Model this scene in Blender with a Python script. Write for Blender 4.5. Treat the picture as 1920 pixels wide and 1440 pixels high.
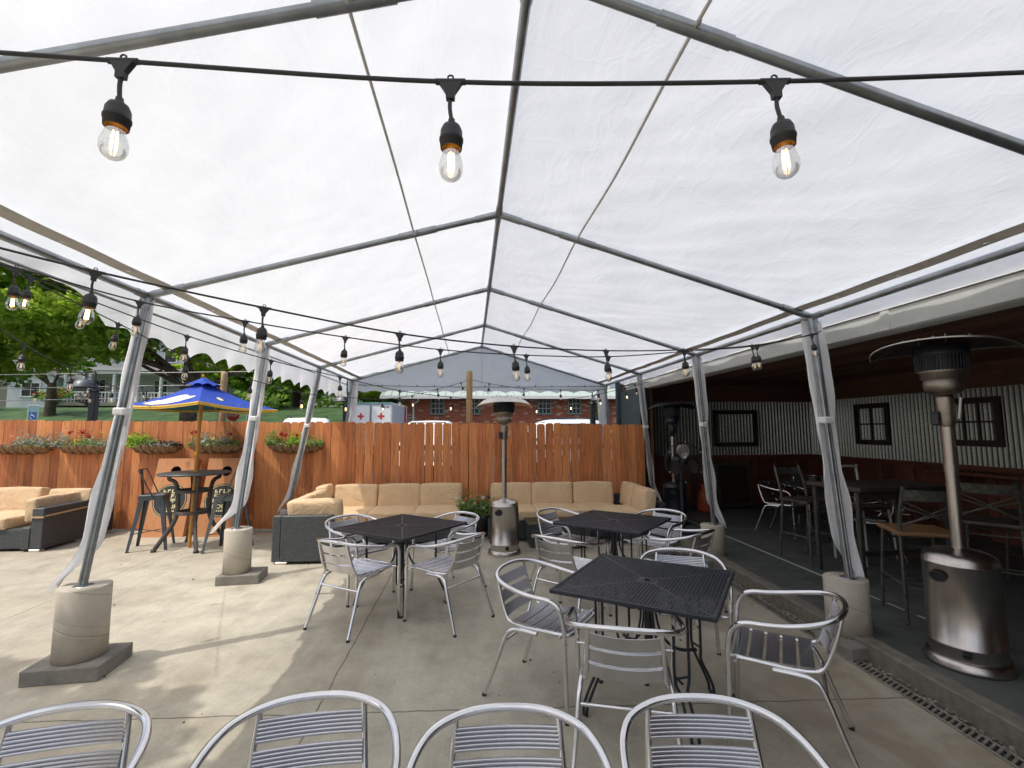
import bpy, math, random
import numpy as np
from math import sin, cos, pi, radians, sqrt, atan2
from mathutils import Vector, Matrix

S = bpy.context.scene
COL = S.collection
for o in list(bpy.data.objects): bpy.data.objects.remove(o)

# ------------------------------------------------------------------ camera
cam_d = bpy.data.cameras.new('camera'); cam = bpy.data.objects.new('camera', cam_d); COL.objects.link(cam)
yaw, pitch, roll, cam_h = .0853, .0949, -.0045, 1.65
F = Vector((sin(yaw)*cos(pitch), cos(yaw)*cos(pitch), sin(pitch)))
R0 = Vector((cos(yaw), -sin(yaw), 0)); U0 = R0.cross(F)
R1 = R0*cos(roll)+U0*sin(roll); U1 = -R0*sin(roll)+U0*cos(roll)
M = Matrix((R1, U1, -F)).transposed().to_4x4(); M.translation = (0, 0, cam_h)
cam.matrix_world = M
cam_d.sensor_width = 36; cam_d.lens = 16.875; cam_d.clip_start = .02; cam_d.clip_end = 600
S.camera = cam

# ------------------------------------------------------------------ sky and sun
SUN_EL, SUN_ROT = radians(60.5), radians(244)
w = bpy.data.worlds.new('World'); S.world = w; w.use_nodes = True
nt = w.node_tree; nt.nodes.clear()
out = nt.nodes.new('ShaderNodeOutputWorld'); bg = nt.nodes.new('ShaderNodeBackground')
sky = nt.nodes.new('ShaderNodeTexSky'); sky.sky_type = 'NISHITA'; sky.sun_disc = False
sky.sun_elevation = SUN_EL; sky.sun_rotation = SUN_ROT; sky.dust_density = 5.0; sky.ozone_density = .8; sky.air_density = 1.0
bg.inputs[1].default_value = .15
nt.links.new(sky.outputs[0], bg.inputs[0]); nt.links.new(bg.outputs[0], out.inputs[0])
sl = bpy.data.lights.new('sun', 'SUN'); sl.energy = 2.0; sl.angle = radians(.6); sl.color = (1, .955, .88)
so = bpy.data.objects.new('sun', sl); COL.objects.link(so)
so.rotation_euler = Vector((.51, .245, -1)).to_track_quat('-Z', 'Y').to_euler()
S.view_settings.view_transform = 'Standard'; S.view_settings.look = 'None'
S.view_settings.exposure = .33; S.view_settings.gamma = 1
S.render.engine = 'CYCLES'
try:
    S.cycles.max_bounces = 10; S.cycles.transparent_max_bounces = 24; S.cycles.diffuse_bounces = 5
except Exception: pass

# ------------------------------------------------------------------ materials
MATS = {}
class N:
    """small helper round a material's node tree"""
    def __init__(s, name):
        s.m = bpy.data.materials.new(name); s.m.use_nodes = True; s.t = s.m.node_tree
        s.b = s.t.nodes['Principled BSDF']; s.o = s.t.nodes['Material Output']
    def n(s, typ, **kw):
        x = s.t.nodes.new('ShaderNode'+typ)
        for k, v in kw.items(): setattr(x, k, v)
        return x
    def l(s, a, b): s.t.links.new(a, b)
    def co(s, kind='Object'): return s.n('TexCoord').outputs[kind]
    def map(s, scale=(1, 1, 1), kind='Object', rot=(0, 0, 0)):
        mp = s.n('Mapping'); mp.inputs['Scale'].default_value = scale; mp.inputs['Rotation'].default_value = rot
        s.l(s.co(kind), mp.inputs[0]); return mp.outputs[0]
    def noise(s, vec, scale, detail=4, rough=.55, dist=0):
        x = s.n('TexNoise'); x.inputs['Scale'].default_value = scale; x.inputs['Detail'].default_value = detail
        x.inputs['Roughness'].default_value = rough; x.inputs['Distortion'].default_value = dist
        if vec is not None: s.l(vec, x.inputs['Vector'])
        return x.outputs['Fac']
    def ramp(s, fac, stops):
        r = s.n('ValToRGB'); e = r.color_ramp.elements
        while len(e) < len(stops): e.new(.5)
        for i, (p, c) in enumerate(stops):
            e[i].position = p; e[i].color = (c, c, c, 1) if isinstance(c, (int, float)) else (*c, 1)
        s.l(fac, r.inputs[0]); return r.outputs[0]
    def mix(s, fac, a, b, mode='MIX'):
        x = s.n('Mix', data_type='RGBA', blend_type=mode)
        for ix, v in ((0, fac), (6, a), (7, b)):
            sock = x.inputs[ix]
            if isinstance(v, (int, float)): sock.default_value = v if ix == 0 else (v, v, v, 1)
            elif isinstance(v, tuple): sock.default_value = (*v, 1)
            else: s.l(v, sock)
        return x.outputs[2]
    def math(s, op, a, b=None):
        x = s.n('Math', operation=op)
        for i, v in enumerate((a, b)):
            if v is None: continue
            if isinstance(v, (int, float)): x.inputs[i].default_value = v
            else: s.l(v, x.inputs[i])
        return x.outputs[0]
    def bump(s, h, strength=.3, dist=.01):
        x = s.n('Bump'); x.inputs['Strength'].default_value = strength; x.inputs['Distance'].default_value = dist
        s.l(h, x.inputs['Height']); s.l(x.outputs[0], s.b.inputs['Normal']); return x.outputs[0]
    def set(s, col=None, rough=None, metal=None, **kw):
        if col is not None:
            if isinstance(col, tuple): s.b.inputs['Base Color'].default_value = (*col, 1)
            else: s.l(col, s.b.inputs['Base Color'])
        if rough is not None:
            if isinstance(rough, (int, float)): s.b.inputs['Roughness'].default_value = rough
            else: s.l(rough, s.b.inputs['Roughness'])
        if metal is not None: s.b.inputs['Metallic'].default_value = metal
        for k, v in kw.items(): s.b.inputs[k.replace('_', ' ')].default_value = v
        return s.m

def simple(name, col, rough=.6, metal=0, var=.12, scale=18, bump=0, bscale=60, **kw):
    """plain surface with mottled tone and a little relief"""
    m = N(name); v = m.map()
    nf = m.noise(v, scale, 5)
    lo = tuple(c*(1-var) for c in col); hi = tuple(min(1, c*(1+var)) for c in col)
    m.set(m.ramp(nf, [(.3, lo), (.7, hi)]), m.ramp(m.noise(v, scale*2.3, 3), [(.3, max(0, rough-.08)), (.7, min(1, rough+.08))]), metal, **kw)
    if bump: m.bump(m.noise(v, bscale, 4), bump, .004)
    return m.m

def M_(k): return MATS[k]

def mat_concrete():
    m = N('patio_concrete'); g = m.n('NewGeometry').outputs['Position']
    sep = m.n('SeparateXYZ'); m.l(g, sep.inputs[0]); X, Y = sep.outputs[0], sep.outputs[1]
    big = m.noise(g, .55, 5, .6); mid = m.noise(g, 3.2, 6, .65); fine = m.noise(g, 45, 4, .7)
    c = m.ramp(big, [(.3, (.37, .33, .255)), (.5, (.425, .395, .315)), (.75, (.48, .455, .375))])
    c = m.mix(.75, c, m.ramp(mid, [(.25, .32), (.5, .5), (.75, .62)]), 'OVERLAY')
    stk = m.noise(m.map((1.3, .35, 1), rot=(0, 0, -.55)), 4.5, 6, .7, .6)
    c = m.mix(.6, c, m.ramp(stk, [(.3, .40), (.5, .5), (.7, .60)]), 'OVERLAY')
    vsp = m.n('TexVoronoi'); vsp.inputs['Scale'].default_value = 5.5; m.l(g, vsp.inputs['Vector'])
    c = m.mix(m.math('MULTIPLY', m.ramp(vsp.outputs['Distance'], [(.02, 1), (.045, 0)]), m.ramp(big, [(.45, 0), (.6, .6)])), c, (.13, .10, .07))
    brn = m.noise(g, .9, 5, .65, .8)
    c = m.mix(m.ramp(brn, [(.50, 0), (.68, .45)]), c, (.27, .225, .165))
    c = m.mix(.35, c, m.ramp(fine, [(.3, .38), (.7, .62)]), 'OVERLAY')
    # rusty drips near the drain, dark spots
    st = m.noise(g, 1.7, 4, .5, 1.5)
    rx = m.n('MapRange'); rx.inputs[1].default_value = 1.0; rx.inputs[2].default_value = 2.6; m.l(X, rx.inputs[0])
    c = m.mix(m.math('MULTIPLY', rx.outputs[0], m.ramp(st, [(.42, 0.25), (.62, .85)])), c, (.23, .175, .12))
    wrp = m.math('MULTIPLY', m.math('SUBTRACT', m.noise(g, 5, 3), .5), .035)
    def line(coord, pos, wid, slope_c=None, slope=0):
        e = m.math('SUBTRACT', m.math('ADD', coord, wrp), pos)
        if slope_c is not None: e = m.math('ADD', e, m.math('MULTIPLY', slope_c, slope))
        return m.math('LESS_THAN', m.math('ABSOLUTE', e), wid)
    l = line(Y, 3.02, .006, X, .045)
    for e in (line(X, -.9, .005), line(X, -4.1, .004), line(X, -4.1, .004)): l = m.math('MAXIMUM', l, e)
    c = m.mix(m.math('MULTIPLY', l, .8), c, (.10, .085, .06))
    bru = m.noise(m.map((30, 4, 1), rot=(0, 0, .6)), 6, 3, .6)
    h = m.math('ADD', m.math('MULTIPLY', fine, .5), m.math('ADD', m.math('MULTIPLY', bru, .6), m.math('MULTIPLY', mid, .6)))
    h = m.math('SUBTRACT', h, m.math('MULTIPLY', l, 2.0))
    m.bump(h, .45, .006)
    m.set(c, m.ramp(mid, [(.3, .62), (.7, .85)]))
    return m.m
MATS['concrete'] = mat_concrete()

def mat_canopy(name='tent_fabric', t=.475, tint=(.905, .945, .985)):
    m = N(name); v = m.map()
    dif = m.n('BsdfDiffuse'); tr = m.n('BsdfTranslucent'); mx = m.n('MixShader')
    weave = m.noise(m.map((1, 1, 1)), 2.2, 6, .6, .8)
    col = m.ramp(weave, [(.25, tuple(c*.93 for c in tint)), (.7, tint)])
    m.l(col, dif.inputs[0]); m.l(col, tr.inputs[0]); mx.inputs[0].default_value = t
    wr = m.math('ADD', m.math('MULTIPLY', m.noise(m.map((1.2, .45, 1), rot=(0, 0, .5)), 5, 7, .6, 1.6), .8), m.math('MULTIPLY', m.noise(m.map((1, .4, 1), rot=(0, 0, .9)), 1.6, 3, .5, 1.0), 1.2))
    wv = m.n('TexVoronoi', feature='DISTANCE_TO_EDGE'); wv.inputs['Scale'].default_value = 2.4
    dv = m.n('Mix', data_type='VECTOR'); dv.inputs[0].default_value = .35
    nz = m.n('TexNoise'); nz.inputs['Scale'].default_value = 2.5; nz.inputs['Detail'].default_value = 4
    m.l(v, nz.inputs['Vector']); m.l(v, dv.inputs[4]); m.l(nz.outputs['Color'], dv.inputs[5]); m.l(dv.outputs[1], wv.inputs['Vector'])
    crease = m.ramp(wv.outputs[0], [(0, 0), (.03, 1)])
    h = m.math('ADD', m.math('MULTIPLY', wr, 1.0), m.math('MULTIPLY', crease, .10))
    b = m.n('Bump'); b.inputs['Strength'].default_value = .30; b.inputs['Distance'].default_value = .035
    m.l(h, b.inputs['Height']); m.l(b.outputs[0], dif.inputs['Normal']); m.l(b.outputs[0], tr.inputs['Normal'])
    m.l(dif.outputs[0], mx.inputs[1]); m.l(tr.outputs[0], mx.inputs[2]); m.l(mx.outputs[0], m.o.inputs[0])
    return m.m
MATS['canopy'] = mat_canopy()
MATS['drape'] = mat_canopy('leg_fabric', .22, (.95, .955, .965))
MATS['gable'] = mat_canopy('gable_fabric', .66, (.93, .955, .985))

def mat_wood(name, base, grain=(1, 1, 14), var=.35, rough=.7, knots=True, tone=True, bump=.35):
    """sawn boards: grain along local Z unless grain says otherwise; 'tone' is a per-board attribute"""
    m = N(name); v = m.co()
    vv = v
    if tone:
        at = m.n('Attribute'); at.attribute_name = 'tone'
        cx = m.n('CombineXYZ'); m.l(m.math('MULTIPLY', at.outputs['Fac'], 37.3), cx.inputs[0]); m.l(m.math('MULTIPLY', at.outputs['Fac'], 91.7), cx.inputs[2])
        ad = m.n('VectorMath', operation='ADD'); m.l(v, ad.inputs[0]); m.l(cx.outputs[0], ad.inputs[1]); vv = ad.outputs[0]
    mp = m.n('Mapping'); mp.inputs['Scale'].default_value = tuple(20/g for g in grain); m.l(vv, mp.inputs[0])
    gr = m.noise(mp.outputs[0], 1.6, 6, .65, .6)
    lo = tuple(c*(1-var) for c in base); hi = tuple(min(1, c*(1+var*.6)) for c in base)
    c = m.ramp(gr, [(.28, lo), (.5, base), (.75, hi)])
    if tone: c = m.mix(.8, c, m.ramp(at.outputs['Fac'], [(0, .26), (1, .66)]), 'OVERLAY')
    c = m.mix(.5, c, m.ramp(m.noise(v, 1.1, 4, .6), [(.3, .36), (.7, .6)]), 'OVERLAY')
    if knots:
        vo = m.n('TexVoronoi'); vo.inputs['Scale'].default_value = 3.4; m.l(vv, vo.inputs['Vector'])
        c = m.mix(m.ramp(vo.outputs['Distance'], [(.03, .75), (.075, 0)]), c, tuple(x*.28 for x in base))
    m.set(c, rough); m.bump(gr, bump, .004)
    return m.m
MATS['fence'] = mat_wood('cedar_fence', (.60, .225, .078), var=.45)
MATS['postwood'] = mat_wood('pale_post_wood', (.46, .30, .15), var=.25, tone=False)
MATS['boardwood'] = mat_wood('cornhole_wood', (.56, .25, .105), var=.15, tone=False, knots=False, bump=.12)
MATS['umbwood'] = mat_wood('orange_pole_wood', (.62, .28, .05), var=.15, tone=False, knots=False, rough=.4)
MATS['darkwood'] = mat_wood('ceiling_boards', (.19, .095, .060), grain=(1, 14, 1), var=.3, tone=True, knots=False, rough=.75)
MATS['wainscot'] = mat_wood('wainscot_wood', (.165, .058, .032), var=.35, tone=True, knots=False, rough=.6)
MATS['framewood'] = mat_wood('old_window_wood', (.050, .040, .032), var=.4, tone=False, knots=False)
MATS['seatwood'] = mat_wood('stool_seat_wood', (.24, .135, .065), grain=(14, 1, 1), var=.25, tone=False, knots=False, rough=.45)

def mat_metal(name, col, rough, brushed=None, var=.1, metal=1.0, dirt=0):
    m = N(name); v = m.map(brushed or (1, 1, 1))
    nf = m.noise(v, 5 if brushed else 9, 3, .5)
    c = m.ramp(nf, [(.35, tuple(x*(1-var) for x in col)), (.65, col)])
    if dirt: c = m.mix(m.ramp(m.noise(m.map(), 4, 6, .7), [(.5, 0), (.75, dirt)]), c, (.16, .11, .08))
    m.set(c, (rough if var < .11 else m.ramp(m.noise(m.map(brushed or (1, 1, 1)), 3, 3, .5), [(.35, rough*.88), (.65, min(1, rough*1.12))])), metal)
    return m.m
MATS['alu'] = mat_metal('polished_aluminium', (.80, .80, .82), .13)
MATS['slat'] = mat_metal('ribbed_aluminium', (.60, .60, .635), .25, var=.05)
MATS['galv'] = mat_metal('galvanised_tube', (.36, .39, .41), .38, var=.25, dirt=.2)
MATS['steel'] = mat_metal('brushed_steel', (.56, .52, .49), .27, (8, 8, .6), var=.10)
MATS['steel_old'] = mat_metal('weathered_steel', (.38, .33, .28), .42, var=.3, dirt=.6)
MATS['dishmetal'] = mat_metal('reflector_aluminium', (.72, .70, .66), .38, var=.15)
MATS['dishunder'] = mat_metal('sooty_shaded_reflector', (.20, .19, .175), .5, var=.3)  # shade of the dim bar painted into the dish underside, with soot
MATS['corr'] = mat_metal('corrugated_zinc', (.44, .47, .47), .14, var=.06)
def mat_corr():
    m = N('weathered_zinc_shaded_troughs'); at = m.n('Attribute'); at.attribute_name = 'tone'
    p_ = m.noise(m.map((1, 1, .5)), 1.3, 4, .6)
    c = m.mix(m.ramp(p_, [(.3, .25), (.7, .0)]), m.ramp(at.outputs['Fac'], [(.12, (.045, .042, .038)), (.45, (.40, .44, .43))]), (.16, .14, .12))  # trough shade painted in: near-black valleys, pale crests; noise adds weathering
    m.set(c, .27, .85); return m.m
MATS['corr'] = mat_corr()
MATS['blackmetal'] = simple('black_powder_coat', (.017, .020, .027), .42, var=.3, bump=.15)
MATS['gunmetal'] = simple('gunmetal_paint', (.085, .098, .108), .42, .35, var=.2, bump=.1)
MATS['darkpaint'] = simple('dark_cast_metal', (.060, .052, .046), .5, .2, var=.25, bump=.2)
MATS['stoolmetal'] = simple('worn_dark_metal', (.090, .092, .080), .45, .4, var=.4, scale=30)
MATS['blackrubber'] = simple('black_rubber', (.028, .028, .031), .55, var=.2)
MATS['darkhole'] = simple('black_opening', (.006, .006, .006), .8)
MATS['sonotube'] = None
def mat_cyl():
    m = N('cast_concrete_tube'); v = m.co(); sep = m.n('SeparateXYZ'); m.l(v, sep.inputs[0])
    ang = m.math('ARCTAN2', sep.outputs[1], sep.outputs[0])
    ph = m.math('ADD', m.math('MULTIPLY', sep.outputs[2], 3.6), m.math('MULTIPLY', ang, 1/(2*pi)))
    fr = m.math('FRACT', m.math('ADD', ph, m.math('MULTIPLY', m.noise(v, 3, 2), .10)))
    ed = m.math('ABSOLUTE', m.math('SUBTRACT', fr, .5))
    seam = m.ramp(ed, [(.0, 1), (.03, 0)])
    seam2 = m.ramp(m.math('ABSOLUTE', m.math('SUBTRACT', fr, .72)), [(.0, 1), (.02, 0)])
    sm = m.math('MAXIMUM', seam, m.math('MULTIPLY', seam2, .6))
    c = m.ramp(m.noise(v, 6, 6, .6), [(.3, (.40, .355, .29)), (.7, (.50, .46, .385))])
    c = m.mix(m.math('MULTIPLY', sm, .35), c, (.26, .22, .17)); c = m.mix(m.ramp(m.noise(v, 2.6, 5, .7, 1.0), [(.5, 0), (.72, .5)]), c, (.30, .26, .20))
    m.bump(m.math('SUBTRACT', m.math('MULTIPLY', m.noise(v, 40, 4), .25), sm), .5, .005)
    m.set(c, .85); return m.m
MATS['sonotube'] = mat_cyl()
MATS['block'] = simple('grey_concrete_block', (.20, .19, .165), .9, var=.2, scale=12, bump=.6, bscale=80)
def mat_wicker():
    m = N('dark_wicker'); v = m.map((1, 1, 1))
    br = m.n('TexBrick'); br.inputs['Scale'].default_value = 1; br.inputs['Mortar Size'].default_value = .004
    br.inputs['Brick Width'].default_value = .046; br.inputs['Row Height'].default_value = .020; br.inputs['Mortar Smooth'].default_value = .9
    sep = m.n('SeparateXYZ'); m.l(v, sep.inputs[0]); cb = m.n('CombineXYZ')
    m.l(m.math('ADD', sep.outputs[0], sep.outputs[1]), cb.inputs[0]); m.l(sep.outputs[2], cb.inputs[1]); m.l(cb.outputs[0], br.inputs['Vector'])
    br.inputs['Color1'].default_value = (.050, .062, .068, 1); br.inputs['Color2'].default_value = (.075, .088, .094, 1); br.inputs['Mortar'].default_value = (.008, .009, .01, 1)
    m.set(br.outputs['Color'], .42); m.bump(m.math('SUBTRACT', 1, br.outputs['Fac']), .9, .006); return m.m
MATS['wicker'] = mat_wicker()
def mat_cushion():
    m = N('beige_cushion'); v = m.map()
    c = m.ramp(m.noise(v, 3.5, 5, .6), [(.3, (.60, .43, .25)), (.7, (.70, .515, .325))])
    wv = m.noise(v, 260, 2, .5); fo = m.noise(m.map((1, 1.6, 1)), 4.5, 4, .55, 2.2)
    m.set(c, .92); m.bump(m.math('ADD', m.math('MULTIPLY', wv, .05), fo), .6, .035); return m.m
MATS['cushion'] = mat_cushion()
MATS['piping'] = simple('cushion_piping', (.50, .345, .185), .9)
MATS['blue'] = simple('blue_canvas', (.014, .060, .40), .8, var=.12, scale=5, bump=.4, bscale=9)
MATS['teal'] = simple('teal_canvas', (.01, .13, .17), .8)
MATS['yellow'] = simple('yellow_trim', (.75, .50, .08), .7)
MATS['white'] = simple('white_paint', (.78, .79, .78), .5, var=.04)
MATS['fascia'] = simple('pale_grey_fascia', (.50, .52, .50), .55, var=.05, bump=.05)
MATS['tealwall'] = simple('blue_grey_siding', (.060, .088, .092), .6, var=.15, scale=6)
MATS['intfloor'] = simple('dark_interior_floor', (.088, .096, .090), .62, var=.3, scale=4, bump=.3, bscale=90)
MATS['kerb'] = simple('kerb_stone', (.165, .152, .125), .9, var=.25, scale=15, bump=.5)
MATS['gravel'] = simple('drain_gravel', (.10, .085, .065), .95, var=.6, scale=60, bump=1.0, bscale=90)
MATS['pebble'] = simple('drain_pebble', (.24, .20, .155), .9, var=.5, scale=9)
MATS['grate'] = simple('grey_drain_grate', (.23, .22, .19), .6, .3, var=.25)
MATS['cream'] = simple('cream_print', (.80, .72, .40), .6, var=.03)
MATS['blackprint'] = simple('black_print', (.028, .027, .027), .6, var=.1)
MATS['red'] = simple('signal_red', (.62, .03, .025), .5, var=.05)
MATS['redpetal'] = simple('red_petals', (.48, .012, .022), .6)
MATS['yellowpetal'] = simple('yellow_petals', (.72, .55, .09), .6)
MATS['whitepetal'] = simple('pale_petals', (.75, .70, .66), .6)
MATS['coir'] = simple('coir_liner', (.29, .185, .10), .95, var=.5, scale=40, bump=1.0, bscale=120)
MATS['strap'] = simple('grey_webbing', (.58, .55, .51), .8, var=.1)
MATS['grass'] = simple('grass', (.045, .100, .030), .9, var=.5, scale=1.2, bump=.8, bscale=14)
MATS['asphalt'] = simple('asphalt', (.05, .05, .05), .9, var=.2, scale=3)
MATS['bark'] = simple('bark', (.125, .098, .070), .95, var=.5, scale=8, bump=1.0, bscale=22)
MATS['sidingwhite'] = None
def mat_siding(name, col):
    m = N(name); v = m.co(); sep = m.n('SeparateXYZ'); m.l(v, sep.inputs[0])
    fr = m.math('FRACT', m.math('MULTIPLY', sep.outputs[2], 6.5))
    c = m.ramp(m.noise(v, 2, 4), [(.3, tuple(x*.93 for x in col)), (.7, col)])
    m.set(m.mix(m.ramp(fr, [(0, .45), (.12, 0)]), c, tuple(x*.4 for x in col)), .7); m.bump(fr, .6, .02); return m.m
MATS['sidingwhite'] = mat_siding('white_siding', (.66, .70, .70))
MATS['sidinggrey'] = mat_siding('beige_siding', (.30, .28, .22))
def mat_brick():
    m = N('red_brick'); v = m.co(); sep = m.n('SeparateXYZ'); m.l(v, sep.inputs[0]); cb = m.n('CombineXYZ')
    m.l(m.math('ADD', sep.outputs[0], sep.outputs[1]), cb.inputs[0]); m.l(sep.outputs[2], cb.inputs[1])
    br = m.n('TexBrick'); br.inputs['Scale'].default_value = 1; br.inputs['Brick Width'].default_value = .235; br.inputs['Row Height'].default_value = .078
    br.inputs['Mortar Size'].default_value = .006; m.l(cb.outputs[0], br.inputs['Vector'])
    br.inputs['Color1'].default_value = (.52, .155, .080, 1); br.inputs['Color2'].default_value = (.40, .110, .060, 1); br.inputs['Mortar'].default_value = (.19, .10, .07, 1)
    # scattered pale bricks
    row = m.math('FLOOR', m.math('DIVIDE', sep.outputs[2], .078))
    xo = m.math('DIVIDE', m.math('SUBTRACT', sep.outputs[0], m.math('MULTIPLY', m.math('MODULO', row, 2), .1175)), .235)
    cc = m.n('CombineXYZ'); m.l(m.math('FLOOR', xo), cc.inputs[0]); m.l(row, cc.inputs[1])
    wn = m.n('TexWhiteNoise', noise_dimensions='2D'); m.l(cc.outputs[0], wn.inputs['Vector'])
    c = m.mix(m.math('GREATER_THAN', wn.outputs['Value'], .88), br.outputs['Color'], (.62, .47, .34))
    c = m.mix(m.math('MULTIPLY', br.outputs['Fac'], 1.0), c, (.20, .12, .085))
    m.set(c, .85); m.bump(m.math('SUBTRACT', 1, br.outputs['Fac']), .5, .01); return m.m
MATS['brick'] = mat_brick()
MATS['roofgreen'] = simple('pale_green_metal_roof', (.42, .50, .45), .45, var=.06)
MATS['roofgrey'] = simple('grey_shingles', (.17, .175, .18), .9, var=.3, scale=5)
MATS['soffit'] = simple('brown_soffit', (.16, .115, .06), .8)
MATS['trimgreen'] = simple('grey_green_trim', (.22, .27, .23), .6)
def mat_leaf(name, lo, hi, trans=.35):
    m = N(name); at = m.n('Attribute'); at.attribute_name = 'tone'
    c = m.ramp(at.outputs['Fac'], [(0, lo), (1, hi)])
    dif = m.n('BsdfPrincipled'); dif.inputs['Roughness'].default_value = .5; m.l(c, dif.inputs['Base Color'])
    tr = m.n('BsdfTranslucent'); m.l(m.mix(.5, c, tuple(min(1, x*1.5) for x in hi)), tr.inputs[0])
    mx = m.n('MixShader'); mx.inputs[0].default_value = trans; m.l(dif.outputs[0], mx.inputs[1]); m.l(tr.outputs[0], mx.inputs[2])
    m.l(mx.outputs[0], m.o.inputs[0]); return m.m
MATS['leaf'] = mat_leaf('maple_leaves', (.115, .26, .032), (.50, .64, .09), .55)
MATS['leafdark'] = mat_leaf('dark_leaves', (.07, .175, .035), (.32, .50, .085), .5)
MATS['leafbright'] = mat_leaf('bright_leaves', (.10, .25, .02), (.34, .52, .05), .5)
MATS['leafherb'] = mat_leaf('herb_leaves', (.10, .20, .05), (.30, .42, .12))
MATS['leafsilver'] = mat_leaf('silver_leaves', (.18, .23, .17), (.42, .47, .38), .15)
MATS['leafplum'] = mat_leaf('plum_leaves', (.05, .03, .03), (.13, .09, .08), .1)
def mat_glass(name, col=(.9, .93, .95), rough=.03, dens=.0):
    m = N(name); tr = m.n('BsdfTransparent'); gl = m.n('BsdfGlossy'); gl.inputs['Roughness'].default_value = rough
    lw = m.n('LayerWeight'); lw.inputs[0].default_value = .35; mx = m.n('MixShader')
    tr.inputs[0].default_value = (*col, 1)
    m.l(m.math('ADD', m.math('MULTIPLY', lw.outputs['Fresnel'], .5), dens), mx.inputs[0]); m.l(tr.outputs[0], mx.inputs[1]); m.l(gl.outputs[0], mx.inputs[2])
    m.l(mx.outputs[0], m.o.inputs[0]); return m.m
MATS['bulbglass'] = mat_glass('bulb_glass', (.90, .90, .88), .04, .05)
MATS['tableglass'] = mat_glass('table_glass', (.35, .38, .36), .05, .15)
def mat_emit(name, col, st):
    m = N(name); m.set(col, .5); m.b.inputs['Emission Color'].default_value = (*col, 1); m.b.inputs['Emission Strength'].default_value = st; return m.m
MATS['filament'] = mat_emit('lit_filament', (1, .62, .25), 9)
MATS['filament_dim'] = mat_emit('dim_filament', (.9, .62, .35), .8)
MATS['amber'] = simple('amber_collar', (.55, .30, .06), .35, .6)
MATS['pane'] = simple('dark_window_pane', (.03, .036, .036), .12, 0, var=.3)
MATS['carwhite'] = simple('white_car_paint', (.86, .88, .88), .25, var=.03)
MATS['signblue'] = simple('blue_sign', (.03, .11, .34), .5)
MATS['signteal'] = simple('pale_teal_sign', (.20, .36, .38), .5)
MATS['orangeitem'] = simple('orange_tank_paint', (.38, .07, .025), .45)

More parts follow.
